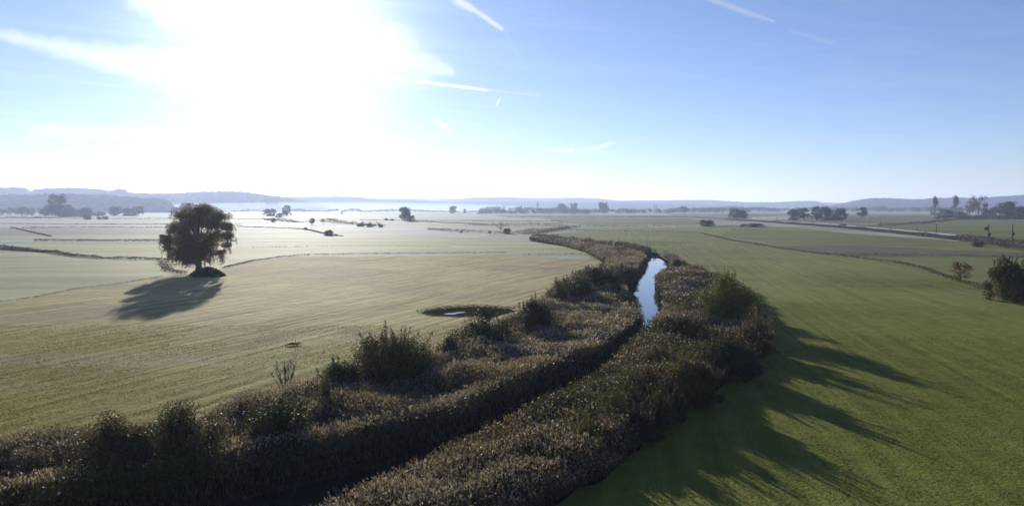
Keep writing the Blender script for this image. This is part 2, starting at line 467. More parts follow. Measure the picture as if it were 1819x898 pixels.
# ------------------------------------------------------------------ plant colours
BROWN = [(0.15, 0.118, 0.085), (0.11, 0.086, 0.058), (0.19, 0.155, 0.12)]
PLUME = [(0.32, 0.265, 0.235), (0.24, 0.195, 0.165), (0.40, 0.35, 0.33)]
OLIVE = [(0.085, 0.085, 0.025), (0.06, 0.07, 0.02), (0.12, 0.10, 0.03)]
GREEN = [(0.045, 0.065, 0.018), (0.06, 0.085, 0.022), (0.035, 0.05, 0.015)]
YELLOW = [(0.13, 0.12, 0.025), (0.10, 0.10, 0.025), (0.16, 0.13, 0.03)]
RUST = [(0.19, 0.105, 0.03), (0.13, 0.085, 0.03), (0.16, 0.12, 0.04), (0.10, 0.10, 0.03)]
DULL = [(0.07, 0.06, 0.045), (0.09, 0.075, 0.055), (0.05, 0.045, 0.03)]
DARK = [(0.035, 0.042, 0.018), (0.045, 0.05, 0.022), (0.03, 0.034, 0.016)]
AUTUMN = [(0.085, 0.06, 0.028), (0.065, 0.05, 0.025), (0.11, 0.07, 0.03), (0.06, 0.06, 0.025)]

def pick(pal, n):
    p = np.array(pal)
    return p[rng.integers(0, len(p), n)] * rng.uniform(.7, 1.3, (n, 1))

def ndr(seed, k=7, lo=0.02, hi=0.35):
    r = np.random.default_rng(seed)
    a = r.uniform(0, 2 * math.pi, k); f = np.exp(r.uniform(math.log(lo), math.log(hi), k)) * 2 * math.pi; ph = r.uniform(0, 6.28, k)
    amp = (lo / (f / (2 * math.pi))) ** 0.45
    def fn(x, y):
        v = 0
        for i in range(k): v = v + amp[i] * np.sin((x * np.cos(a[i]) + y * np.sin(a[i])) * f[i] + ph[i])
        return v / np.sqrt((amp ** 2).sum() / 2) * .5     # about -1..1
    return fn

def inside(px, py, poly):
    res = np.zeros(len(px), bool); n = len(poly)
    for i in range(n):
        x1, y1 = poly[i]; x2, y2 = poly[(i + 1) % n]
        if y1 == y2: continue
        c = (y1 > py) != (y2 > py)
        res ^= c & (px < (x2 - x1) * (py - y1) / (y2 - y1) + x1)
    return res

def edge_dist(px, py, line):
    d = np.full(len(px), 1e9)
    for (x1, y1), (x2, y2) in zip(line[:-1], line[1:]):
        dx, dy = x2 - x1, y2 - y1; L2 = dx * dx + dy * dy
        t = np.clip(((px - x1) * dx + (py - y1) * dy) / L2, 0, 1)
        d = np.minimum(d, np.hypot(px - x1 - t * dx, py - y1 - t * dy))
    return d

# ------------------------------------------------------------------ reed beds
def reed_bed(poly, wedge, seed, label, green_bias, height=2.4, inner_h=1.0):
    P = np.array(poly); x0, y0 = P.min(0); x1, y1 = P.max(0)
    pts = []
    for (ya, yb, dens, s) in ((25, 80, 40, .8), (80, 125, 22, 1.05), (125, 190, 10, 1.45), (190, 300, 6.5, 1.7), (300, 520, 3.0, 2.3)):
        a, b = max(ya, y0), min(yb, y1)
        if b <= a: continue
        n = int((x1 - x0) * (b - a) * dens)
        X = rng.uniform(x0, x1, n); Y = rng.uniform(a, b, n)
        k = inside(X, Y, poly) & (np.abs(X) < Y * 0.86 + 6)
        for cx, cy_, cr in CLEAR: k &= ((X - cx) ** 2 + (Y - cy_) ** 2) > cr * cr
        pts.append(np.stack([X[k], Y[k], np.full(k.sum(), s)], 1))
    pts = np.concatenate(pts); n = len(pts)
    X, Y, S = pts.T
    k = edge_dist(X, Y, wedge) > np.where(S > 1.5, .35 * S, .1); X, Y, S = X[k], Y[k], S[k]; n = len(X)
    lump = ndr(seed, 9, .03, .4)(X, Y); zone = ndr(seed + 1, 6, .012, .08)(X, Y) + green_bias
    ed = edge_dist(X, Y, list(poly) + [poly[0]])
    inner = edge_dist(X, Y, wedge)
    near = np.clip(inner / 5, 0, 1)
    ih = np.where((Y > 88) & (inner_h > 1), .9, inner_h)
    h = (height * (ih + (1 - ih) * near) + lump * (.22 + .75 * near) - .9 * near * np.clip(ndr(seed + 7, 6, .05, .25)(X, Y) - .35, 0, 1) + rng.normal(0, .16, n)) * np.where(inner < 4, 1.0, np.clip(.55 + ed * .25, .5, 1))
    h = np.maximum(h, .7)
    lean = rng.normal(0, .16, (n, 2))
    top = np.stack([X + lean[:, 0] * h, Y + lean[:, 1] * h, h], 1); base = np.stack([X, Y, np.zeros(n)], 1)
    tone = 1 + .32 * ndr(seed + 9, 6, .04, .3)(X, Y); warm = ndr(seed + 11, 5, .02, .12)(X, Y)
    drift = np.stack([tone * (1 + .08 * warm), tone, tone * (1 - .12 * warm)], 1)
    isg = (zone + rng.normal(0, .22, n)) > .42
    VV, FF, CC = [], [], []; off = 0
    def add(V, F, C, per):
        nonlocal off
        VV.append(V); FF.append(F + off); CC.append(np.repeat(C * .68, per, 0)); off += len(V)
    # feathery heads
    k = ~isg
    ax = np.stack([lean[k, 0] * 2, lean[k, 1] * 2, np.full(k.sum(), .9)], 1)
    for r in range(2):
        DR = drift[k]; V, F = leaf_quads(top[k] + rng.normal(0, .06, (k.sum(), 3)) * S[k, None], .30 * S[k], .34, axis=ax)
        add(V, F, pick(PLUME if r else PLUME + BROWN, k.sum()) * DR, 4)
    # leafy tops (nettle, willowherb)
    for r in range(4):
        V, F = leaf_quads(top[isg] - np.array([0, 0, .14 * r]) + rng.normal(0, .16, (isg.sum(), 3)) * S[isg, None], .20 * S[isg], .6)
        add(V, F, pick(OLIVE + GREEN + YELLOW[:1] + DULL, isg.sum()), 4)
    # leaf blades down the stem
    for r in range(5):
        f = rng.uniform(.42, .98, n) if r else rng.uniform(.05, .5, n)
        p = base + (top - base) * f[:, None] + rng.normal(0, .09, (n, 3)) * S[:, None]
        p[:, 2] = np.maximum(p[:, 2], .12)
        V, F = leaf_quads(p, (.5 if r else .9) * S, (.05 if r == 0 else .13 if r < 4 else .2), up=.45 if r else 3.0)
        c = pick(BROWN + DULL, n); c[isg] = pick(OLIVE + DULL, isg.sum()); c *= drift
        add(V, F, c, 4)
    V, F = np.concatenate(VV), np.concatenate(FF)
    me = np_mesh('reed_bed', V, F, np.concatenate(CC))
    print('reeds', n, len(F))
    return tag(link_mesh('reed_bed', me, M_reed), label, 'reeds', kind='stuff')

# sparse reeds standing in the shallow water where the river opens
def shallow_reeds():
    c = at(1138, 588, -.6); n = 700
    X = c.x + rng.normal(0, 2.2, n); Y = c.y + rng.normal(0, 7, n)
    k = inside(X, Y, river_poly); X, Y = X[k], Y[k]; n = len(X)
    p = np.stack([X, Y, rng.uniform(-.5, 1.0, n)], 1)
    V, F = leaf_quads(p, np.full(n, .9), .10, up=2.2)
    tag(link_mesh('reed_tuft', np_mesh('reed_tuft', V, F, np.repeat(pick(BROWN + OLIVE, n), 4, 0)), M_reed), 'thin reeds standing in the bright river water at the bend', 'reeds', kind='stuff')
shallow_reeds()
def water_edge(line, label):
    P = []
    for (x1, y1), (x2, y2) in zip(line[:-1], line[1:]):
        L = math.dist((x1, y1), (x2, y2)); q = int(L * (60 if y1 < 100 else 20)); t = rng.uniform(0, 1, q)
        P.append(np.stack([x1 + (x2 - x1) * t + rng.normal(0, .38, q), y1 + (y2 - y1) * t + rng.normal(0, .38, q), rng.uniform(-.6, 1.2, q)], 1))
    P = np.concatenate(P); n = len(P)
    V, F = leaf_quads(P, np.full(n, .7), .12, up=1.6)
    tag(link_mesh('water_edge_reeds', np_mesh('water_edge_reeds', V, F, np.repeat(pick(BROWN + DULL, n) * .55, 4, 0)), M_reed), label, 'reeds', kind='stuff')
water_edge(Lw, 'old reed stems at the water line below the left reed wall')

# ------------------------------------------------------------------ shrubs
def shrub_meshes(h, w, d, pal, n, leaf, shoots=26, upright=0.4, ragged=1.0):
    """crown of leaf clumps over a lumpy dome, upright leafy shoots, woody stems"""
    cl = []; lob = ndr(int(rng.integers(1, 9999)), 5, .12, .5)
    m = max(16, min(70, int(n / 420)))
    for i in range(m):
        a = rng.uniform(0, 2 * math.pi); t = rng.uniform(0, 1) ** .5
        z = rng.uniform(.10, .78) * (1 - .30 * lob(math.cos(a) * t * 2.2, math.sin(a) * t * 2.2))
        rad = t * (math.sqrt(max(.02, 1 - max(0, z - .3) ** 2 / .38)))
        cl.append((math.cos(a) * rad * w * .44, math.sin(a) * rad * d * .44, z * h * .95, rng.uniform(.10, .24)))
    cl = np.array(cl)
    k = rng.integers(0, m, n)
    off = rng.normal(size=(n, 3)); off = unit(off) * (rng.uniform(0, 1, (n, 1)) ** .45)
    P = cl[k, :3] + off * (cl[k, 3:4] * np.array([w, d, h * 1.05]))
    parts = [P]; sizes = [np.full(n, leaf)]
    stems = []
    for i in range(shoots):
        a = rng.uniform(0, 2 * math.pi); t = rng.uniform(0, .9)
        b = np.array([math.cos(a) * t * w * .38, math.sin(a) * t * d * .38, h * rng.uniform(.45, .7)])
        L = h * rng.uniform(.2, .5) * ragged * (1.1 - .55 * t)
        dirn = np.array([math.cos(a) * t * (1 - upright) + rng.normal(0, .12), math.sin(a) * t * (1 - upright) + rng.normal(0, .12), 1.0]); dirn /= np.linalg.norm(dirn)
        q = max(14, min(150, int(n * .006))); f = rng.uniform(0, 1, q)
        pp = b + dirn * (f * L)[:, None] + rng.normal(0, .03 * w, (q, 3)) * (1.15 - f)[:, None]
        parts.append(pp); sizes.append(np.full(q, leaf * .85))
        stems.append(tube([(b[0] * .15, b[1] * .15, 0), tuple(b * .8), tuple(b + dirn * L * .9)], [.05, .03, .008], 4))
    P = np.concatenate(parts); sz = np.concatenate(sizes)
    P[:, 2] = np.maximum(np.abs(P[:, 2]), .05)
    V, F = leaf_quads(P, sz, .6)
    C = np.repeat(pick(pal, len(P)), 4, 0)
    return np_mesh('foliage', V, F, C), np_mesh('stems', *join(stems))

def shrub(px, base, top, wpx, label, pal, group=None, n=None, leaf=None, shoots=24, upright=.4, ragged=1.0, depth=.9, name='shrub', cat='shrub', sunk=None):
    sunk = group is not None if sunk is None else sunk
    p = at(px, base, 1.7 if sunk else 0.0); p.z = 0; Y = p.y
    h = max(.8, on(px, Y, top).z) / 1.02
    if group == GR and px != 1290: h = max(1.9, h * .72); wpx *= 1.16; shoots = int(shoots * 1.5); ragged *= 1.7
    if sunk: CLEAR.append((p.x, p.y, wpx * Y / FP * .42))
    wd = wpx * Y / FP * (1.12 if sunk else 1.0)
    leaf = leaf or max(.16, Y * .0022)
    n = n or int(min(42000, max(2500, 15.0 * wd * h / leaf ** 2 + 1500)))
    fo, st = shrub_meshes(h, wd, wd * depth, pal, n, leaf, shoots, upright, ragged)
    t = tag(empty(name, p), label, cat, group)
    link_mesh('foliage', fo, M_leaf, t); link_mesh('stems', st, M_twig, t)
    return t

CLEAR = []
GL, GR = 'shrubs along the left river bank', 'shrubs along the right river bank'
shrub(702, 666, 575, 142, 'largest dark shrub of the left bank, with a spiky lit crown', DARK + OLIVE, GL, shoots=44, ragged=.95)
shrub(602, 694, 636, 88, 'low dark green shrub directly left of the largest left bank shrub', GREEN + DARK, GL)
shrub(858, 610, 552, 118, 'smooth dark dome shaped shrub just below the small pond', DARK, GL, ragged=.6, shoots=16)
shrub(800, 640, 592, 58, 'pale grey brown shrub between the largest shrub and the dome shaped one', DULL + BROWN[:1], GL, ragged=.8)
shrub(948, 583, 526, 74, 'round brownish shrub just right of the small pond', DARK + DULL, GL, upright=.8)
shrub(990, 536, 494, 44, 'small brown shrub on the meadow edge left of the long dark thicket', DULL + AUTUMN, GL)
shrub(1022, 530, 482, 66, 'dark shrub at the left end of the thicket beside the water', DARK + DULL, GL)
shrub(1066, 518, 466, 78, 'tallest dark shrub of the thicket beside the open water', DARK, GL)
shrub(1108, 503, 467, 56, 'shrub at the right end of the thicket, leaning over the water', DARK + DULL, GL)
shrub(581, 730, 664, 40, 'narrow upright grey green shrub standing alone in the reeds', DULL + OLIVE, GL, upright=1.0)
shrub(502, 786, 694, 132, 'wide low dark shrub behind the reed wall left of centre', DARK, GL, ragged=.5)
shrub(322, 818, 718, 150, 'broad dark brown shrub at the lower left with upright twigs', DARK + DULL, GL, upright=.9, ragged=.6)
shrub(202, 832, 736, 126, 'reddish brown shrub at the lower left, leftmost on the bank', DULL + AUTUMN, GL, ragged=.55)
shrub(672, 740, 706, 30, 'tiny dark shrub in the reeds under the largest left bank shrub', DARK, GL)

shrub(1290, 566, 486, 100, 'tall yellow green willow shrub at the right edge of the bend', OLIVE + YELLOW, GR, shoots=40, upright=.8, ragged=1.1)
shrub(1342, 606, 540, 62, 'brown shrub at the outermost right edge of the bank', AUTUMN + DULL, GR)
shrub(1205, 598, 536, 92, 'very dark shrub on the right bank opposite the shallow reeds', DARK, GR, ragged=.5)
shrub(1276, 642, 566, 96, 'dark olive shrub in the middle of the right bank', OLIVE + DARK, GR)
shrub(1318, 650, 588, 60, 'dull brown shrub behind the long shadows on the right field', DULL + DARK, GR)
shrub(1215, 690, 606, 80, 'bright olive shrub with yellowish tips in the middle right bank', YELLOW + OLIVE, GR, shoots=34)
shrub(1250, 690, 622, 60, 'dark shrub with bare grey branches beside the shaded field', DARK + DULL, GR)
shrub(1152, 690, 628, 96, 'rounded rusty brown shrub on the right bank', AUTUMN + DULL, GR, ragged=.7)
shrub(1168, 728, 670, 60, 'small grey shrub at the edge of the deep shade', DULL + OLIVE, GR)
shrub(1082, 728, 668, 84, 'yellow green shrub nearest the camera on the right bank', YELLOW + OLIVE, GR)
shrub(1200, 473, 453, 20, 'little green bush on the bank crest behind the open water', GREEN, GR, shoots=10)

for a in [(440, 752, 708, 62, 'low brown scrubby bush left of the wide dark shrub', DULL + AUTUMN), (388, 792, 738, 56, 'dull olive bush right of the broad dark brown shrub', DULL + OLIVE),
          (262, 815, 764, 60, 'small dark bush between the two lower left shrubs', DARK + DULL), (62, 838, 776, 92, 'pale brown bramble heap at the left frame edge', BROWN + DULL),
          (886, 596, 562, 42, 'small grey bush right of the dome shaped shrub', DULL), (560, 706, 668, 44, 'low bush between the leafless shrub and the dark green shrub', DULL + DARK),
          (745, 668, 634, 50, 'low bush hugging the right foot of the largest shrub', DARK + DULL)]:
    shrub(*a, GL, ragged=.9, shoots=18)
for a in [(1138, 752, 702, 56, 'grey brown bush at the lower end of the shaded edge', DULL + AUTUMN), (1188, 716, 654, 50, 'ragged dark bush leaning into the deep shade', DARK + DULL),
          (1296, 648, 572, 44, 'slender ragged bush between the dark olive and dull brown shrubs', OLIVE + DULL), (1335, 614, 560, 38, 'small twiggy bush inside the outermost brown shrub', DULL),
          (1322, 552, 508, 56, 'brown bramble slope right of the tall yellow green willow', AUTUMN + DULL), (1242, 604, 552, 62, 'olive bush between the very dark shrub and the willow', OLIVE + DARK),
          (1172, 646, 592, 62, 'olive brown weeds heap beside the shallow reeds', OLIVE + AUTUMN), (1122, 696, 640, 56, 'small olive bush left of the rounded rusty shrub', OLIVE + DULL),
          (1230, 560, 520, 60, 'dull brown scrub left of the willow foot', DULL + AUTUMN), (1040, 770, 724, 60, 'yellowish weedy bush in the lower right bank reeds', OLIVE + YELLOW)]:
    shrub(*a, GR, ragged=1.1, shoots=24, upright=.7)
reed_bed(left_bed, Lw, 3, 'brown feathery reeds covering the left river bank', -.25, inner_h=1.28)
reed_bed(right_bed, Rw, 8, 'brown and olive reeds and weeds covering the right river bank', .2, inner_h=.78)

# bare shrub
def bare_shrub(px, base, top, wpx, label, name='bare_shrub'):
    p = at(px, base); h = on(px, p.y, top).z; wd = wpx * p.y / FP
    tubes = []
    for i in range(16):
        a = rng.uniform(0, 6.28); t = rng.uniform(.15, 1)
        e = np.array([math.cos(a) * t * wd * .5, math.sin(a) * t * wd * .4, h * rng.uniform(.65, 1)])
        mid = e * .5 + np.array([0, 0, h * .06]); tubes.append(tube([(0, 0, 0), tuple(mid), tuple(e)], [.05, .032, .012], 4))
        for j in range(5):
            f = rng.uniform(.35, .9); q = mid + (e - mid) * f if f > .5 else mid
            e2 = q + np.array([rng.normal(0, .12) * wd, rng.normal(0, .12) * wd, h * rng.uniform(.1, .28)])
            tubes.append(tube([tuple(q), tuple(e2)], [.022, .009], 3))
    t = tag(empty(name, p), label, 'shrub')
    link_mesh('branches', np_mesh('branches', *join(tubes)), M_twig, t)
    P = rng.normal(0, .12, (60, 3)) * np.array([wd, wd, h]) + np.array([0, 0, h * .35]); V, F = leaf_quads(P, np.full(60, .15))
    link_mesh('dry_leaves', np_mesh('dry_leaves', V, F, np.repeat(pick(DULL, 60), 4, 0)), M_leaf, t)
bare_shrub(508, 712, 640, 54, 'leafless shrub with thin upright branches at the meadow edge')

# ------------------------------------------------------------------ the lone weeping tree
M_weep = leaf_mat('willow_leaf', 0.34, 0.6, 0.12)
def lone_tree():
    p = at(353, 485); Y = p.y; k = Y / FP           # metres per picture px
    H = on(353, Y, 364).z
    root = tag(empty('weeping_tree', p), 'large lone weeping tree with brown drooping crown on the pale meadow', 'tree')
    tubes = [tube([(0, 0, 0), (.1, 0, H * .10), (-.1, .1, H * .30), (.15, 0, H * .52), (0, 0, H * .78)], [1.25, .85, .72, .5, .18], 10)]
    rx, ry = 55 * k, 52 * k; zc = H * .46
    clumps = []
    # leaf masses of the crown: offset from the trunk and height in picture px, radius in px
    MASS = [(350, 377, 14), (374, 375, 14), (332, 386, 12), (395, 386, 12), (319, 403, 11), (403, 404, 10), (301, 413, 7), (296, 421, 4), (346, 397, 16), (374, 396, 15), (308, 428, 11), (333, 412, 13),
            (402, 422, 9), (405, 436, 6), (328, 430, 13), (353, 424, 15), (376, 420, 11), (314, 447, 9), (336, 448, 11), (355, 446, 12), (370, 444, 10), (322, 460, 6), (382, 452, 5), (306, 442, 6), (362, 386, 13), (388, 402, 10), (398, 448, 4), (346, 459, 9), (366, 456, 8), (333, 458, 8), (316, 452, 9), (345, 436, 13), (362, 434, 13), (343, 466, 6), (357, 464, 6)]
    for qx, qy, r in MASS:
        x = (qx - 353) * k; z = (486 - qy) * k * 1.02; rm = r * k
        reach = math.sqrt(max(.12, 1 - (x / rx) ** 2)) * ry * .86 * (.75 if qy > 440 else 1)
        for q in range(7 if r > 8 else 4):
            y = reach * rng.uniform(-1, 1)
            c = np.array([x + rng.normal(0, .12) * rm, y, z + rng.normal(0, .15) * rm])
            clumps.append((c, rm * rng.uniform(.7, 1.05)))
            if q < 2:
                b = np.array([0, 0, H * rng.uniform(.22, .5)]); b[2] = min(b[2], max(H * .2, z * .8)); m_ = b * .45 + c * .55 + np.array([0, 0, .9])
                tubes.append(tube([tuple(b), tuple(m_), tuple(c)], [.22, .13, .04], 5))
    P, A, S = [], [], []
    for c, r in clumps:
        q = int(190 + 105 * r * r); o = unit(rng.normal(size=(q, 3))) * rng.uniform(0, 1, (q, 1)) ** .5 * r * np.array([1.15, 1.15, .85])
        P.append(c + o * np.array([1, 1, 1.25 if c[2] < H * .5 else 1])); A.append(np.tile([0, 0, -.5], (q, 1))); S.append(np.full(q, .34))
    for i in range(520):      # hanging strands below the outer masses
        c, r_ = clumps[rng.integers(0, len(clumps))]
        x, y, zt = c + rng.normal(0, .45, 3) * r_
        L = min(zt - H * .1, rng.uniform(1.2, 4.2)); q = int(max(.3, L) * 16)
        if L < .4: continue
        f = rng.uniform(0, 1, q)
        sway = np.stack([x + x / rx * .5 * f ** .7 + rng.normal(0, .2, q), y + y / ry * .5 * f ** .7 + rng.normal(0, .24, q), zt - f * L], 1)
        P.append(sway); A.append(np.tile([0, 0, -1.1], (q, 1))); S.append(np.full(q, .42) * (1.1 - .35 * f))
    P = np.concatenate(P); A = np.concatenate(A); S = np.concatenate(S)
    n = len(P); d = unit(A + unit(rng.normal(size=(n, 3))) * .8)
    qv = unit(np.cross(d, rng.normal(size=(n, 3)))); s = (S * rng.uniform(.6, 1.3, n))[:, None]
    V = np.stack([P - d * s * .5, P + qv * s * .2, P + d * s * .5, P - qv * s * .2], 1).reshape(-1, 3)
    link_mesh('crown', np_mesh('crown', V, np.arange(4 * n).reshape(-1, 4), np.repeat(pick(AUTUMN, n) * 1.5, 4, 0)), M_weep, root)
    link_mesh('trunk', np_mesh('trunk', *join(tubes), smooth=True), M_bark, root)
    return p, k
TP, TK = lone_tree()

def mound(px, base, top, wpx, label):
    """low earth hump grown over with weeds"""
    p = at(px, base); h = on(px, p.y, top).z; r = wpx * p.y / FP * .5
    n = 20; V = []; F = []
    for j in range(8):
        rr = r * j / 7
        for i in range(n):
            a = 6.283 * i / n; wob = 1 + .12 * math.sin(3 * a + j)
            V.append((math.cos(a) * rr * wob, math.sin(a) * rr * .7 * wob, h * .8 * (1 - (j / 7) ** 2) - .02))
    for j in range(7):
        for i in range(n): F.append((j * n + i, (j + 1) * n + i, (j + 1) * n + (i + 1) % n, j * n + (i + 1) % n))
    t = tag(empty('weed_mound', p), label, 'mound')
    link_mesh('earth', np_mesh('earth', np.array(V), np.array(F), smooth=True), M_soil, t)
    q = 2600; a = rng.uniform(0, 6.283, q); rr = np.sqrt(rng.uniform(0, 1, q)) * r
    P = np.stack([np.cos(a) * rr, np.sin(a) * rr * .7, h * .8 * (1 - (rr / r) ** 2) + rng.uniform(0, .5, q)], 1)
    V, F = leaf_quads(P, np.full(q, .42), .35, up=.8)
    link_mesh('weeds', np_mesh('weeds', V, F, np.repeat(pick(DARK + DULL, q), 4, 0)), M_leaf, t)
mound(368, 490, 473, 62, 'dark weedy mound at the foot of the lone weeping tree')

# ------------------------------------------------------------------ rough grass strips, ditches, hedges
def strip(name, cat, label, px, width, h, pal, dens, leaf, seed=1, soil=None, z=0.0, lump=.5, kind='stuff', group=None, fray=True):
    w_ = [at(x, y, z) for x, y in px]; P = []
    gap = ndr(seed, 6, .01, .12)
    for a, b in zip(w_[:-1], w_[1:]):
        L = (b - a).length; q = int(L * width * dens) + 1
        t = rng.uniform(0, 1, q); nrm = Vector((-(b - a).y, (b - a).x, 0)).normalized()
        o = rng.normal(0, .36 if fray else .25, q) * width
        P.append(np.stack([a.x + (b.x - a.x) * t + nrm.x * o, a.y + (b.y - a.y) * t + nrm.y * o], 1))
    P = np.concatenate(P); q = len(P)
    hh = h * (1 + lump * gap(P[:, 0], P[:, 1])); hh = np.maximum(hh, .15 * h)
    Z = z + rng.uniform(0, 1, q) ** .7 * hh
    V, F = leaf_quads(np.stack([P[:, 0], P[:, 1], Z], 1), np.full(q, leaf), .45, up=.7)
    me = np_mesh(name, V, F, np.repeat(pick(pal, q), 4, 0))
    if soil:
        Vs, Fs = [], []
    return tag(link_mesh(name, me, M_leaf), label, cat, group, kind)

rs = lambda *a, **k: strip('rough_grass', 'grass', *a, **k)
rs('tufty dark grass along the winding ditch through the right meadow', [(1242, 414), (1300, 427), (1372, 439), (1440, 449), (1520, 458), (1590, 466), (1640, 477), (1690, 496), (1740, 512), (1790, 532), (1860, 556)], 1.6, .8, OLIVE + DULL, 9, .5, 2)
rs('dark overgrown ditch line along the grey strip right of centre', [(1450, 451), (1600, 454), (1740, 455.5), (1900, 457)], 1.2, .8, DARK + DULL, 6, .55, 3)
rs('dark ditch line crossing the meadow left of the lone tree', [(-120, 438), (0, 443), (60, 446.5), (92, 449), (130, 455), (180, 459), (260, 460.5), (330, 462.5)], 1.7, 1.0, DARK + DULL, 14, .55, 4)
rs('grassy ditch line right of the lone tree', [(395, 476), (450, 463), (500, 456), (540, 453), (700, 450.5), (900, 448.5)], 1.0, .6, DULL + DARK, 12, .45, 5)
rs('thin dark ditch line beyond the lone tree', [(60, 428), (130, 427.5), (200, 428), (300, 428.5), (420, 429)], 2.0, 1.0, DARK + DULL, 9, .65, 6)
rs('faint track line curving in from the left frame edge', [(0, 536), (70, 526), (140, 512), (220, 502), (290, 491)], .6, .3, DULL + OLIVE, 20, .25, 7)
rs('short ditch line slanting across the far left meadow', [(20, 404), (55, 412), (90, 420)], 1.6, .7, DULL + OLIVE, 5, .7, 8)
rs('thin dark line across the pale meadow near the river', [(930, 453), (1000, 452), (1065, 452)], .8, .6, DULL + DARK, 6, .5, 9)
rs('dry pale grass around the old fence beside the lone tree', [(285, 466), (300, 480), (330, 486)], 2.2, .8, BROWN + PLUME, 7, .5, 10)
rs('dark sedge ring around the small pond', [(750, 556), (778, 550), (808, 547.5), (850, 546.5), (890, 548.5), (915, 551)], 3.4, .5, DULL + DARK + OLIVE, 22, .28, 11)
rs('sedge on the near side of the small pond', [(750, 556.5), (775, 560.5), (810, 562), (842, 561)], 1.3, .25, DULL + OLIVE, 22, .28, 12)

rs('dark bank of sedge at the left frame edge above the first ditch', [(-60, 437), (0, 441), (50, 445), (88, 448)], 3.0, 1.2, DARK + DULL, 9, .6, 13)
rs('thin grey ditch line in the far left meadow, uppermost of three', [(-60, 397), (100, 398), (260, 398.5), (430, 399)], 2.2, .8, DULL, 3, 1.0, 14)
rs('thin grey ditch line in the far left meadow, middle of three', [(40, 405), (160, 404), (300, 404.5)], 2.2, .8, DULL, 3, 1.0, 15)
rs('long faint ditch line from the lone tree towards the river', [(410, 402), (520, 406), (545, 408), (590, 418), (610, 419.5)], 1.8, .8, DULL + DARK, 4, .8, 16)
rs('thin ditch line below the mid distance hedge', [(420, 440), (560, 438), (700, 437), (800, 438.5)], .8, .4, DULL + OLIVE, 5, .5, 17)
rs('faint ditch line across the frosty centre meadow', [(640, 391), (760, 391.5), (900, 392.5), (1010, 393)], 3.0, .8, DULL, 2, 1.2, 18)
rs('pale tussock line on the right meadow near the ditch', [(1450, 508), (1530, 509), (1610, 508), (1650, 503), (1690, 501)], .8, .22, YELLOW + PLUME, 22, .25, 19)
rh = lambda *a, **k: strip('hedge', 'hedge', *a, **k)
rh('long low dark hedge line across the far left meadows', [(60, 387), (110, 388.3), (180, 388.8), (260, 389), (330, 388.8), (420, 389), (520, 390)], 3, 2.2, DARK + DULL, 1.1, 1.3, 20)
rh('low hedge running from the mid distance shrubs to the right', [(470, 391), (530, 395), (580, 394.5), (600, 396.5), (640, 399), (680, 403)], 5, 3.6, DARK + DULL, 1.2, 1.3, 21, lump=.8)
rh('dark broken hedge line left of the bare riverside tree', [(760, 407.5), (800, 411), (840, 413.5), (880, 414.5), (915, 416)], 3, 1.7, DARK + DULL, 2.4, .9, 22, lump=.7)
rh('low hedge along the near edge of the pond meadow hollow in mid distance', [(730, 393), (800, 396), (860, 398), (930, 398), (1000, 397)], 4, 1.0, DULL + DARK, 1.0, 1.3, 23)
rh('low dark hedge line from the river patch to the dome shaped bush', [(1025, 401.5), (1060, 402), (1110, 403), (1160, 403), (1210, 403), (1260, 403), (1310, 402), (1350, 402)], 2.6, 1.4, DARK + OLIVE, 2.2, .9, 24)
rh('thin hedge line crossing behind the green middle meadow', [(1000, 409), (1100, 410.5), (1180, 411), (1240, 413)], 1.2, .5, DULL + OLIVE, 3, .8, 25)
rh('faint hedge at the back of the green middle meadow', [(900, 386), (1000, 386.8), (1100, 386.5), (1200, 386), (1240, 387)], 4, 1.6, DULL + DARK, .9, 1.6, 26)
rh('dark hedge line bordering the stubble field on the right', [(1470, 400.5), (1560, 401), (1640, 397), (1690, 391.5), (1760, 389.5), (1840, 390)], 3.5, 2.2, DARK, 2, 1.1, 27)
rh('thin hedge line across the stubble field', [(1470, 387.5), (1560, 386.3), (1650, 385)], 3, 1.2, DULL + DARK, 1, 1.4, 28)
rh('dark hedge line at the left edge below the hazy wood', [(-60, 387), (20, 387.5), (75, 388)], 4, 2.4, DARK, 1.2, 1.4, 29)
# reed patch where the river winds away
rd = lambda *a, **k: strip('reed_patch', 'reeds', *a, **k)
rd('pale brown reeds along the winding far end of the river', [(920, 413.5), (950, 410), (985, 407), (1010, 404.5), (1022, 402.5), (975, 401), (900, 401.5), (830, 399)], 10, 1.7, BROWN + PLUME, 1.3, 1.1, 30)
rd('pale brown reeds on the far river bend', [(925, 416), (960, 414), (990, 409), (1010, 405.5)], 6, 1.8, BROWN + DULL, 2, 1.0, 31)

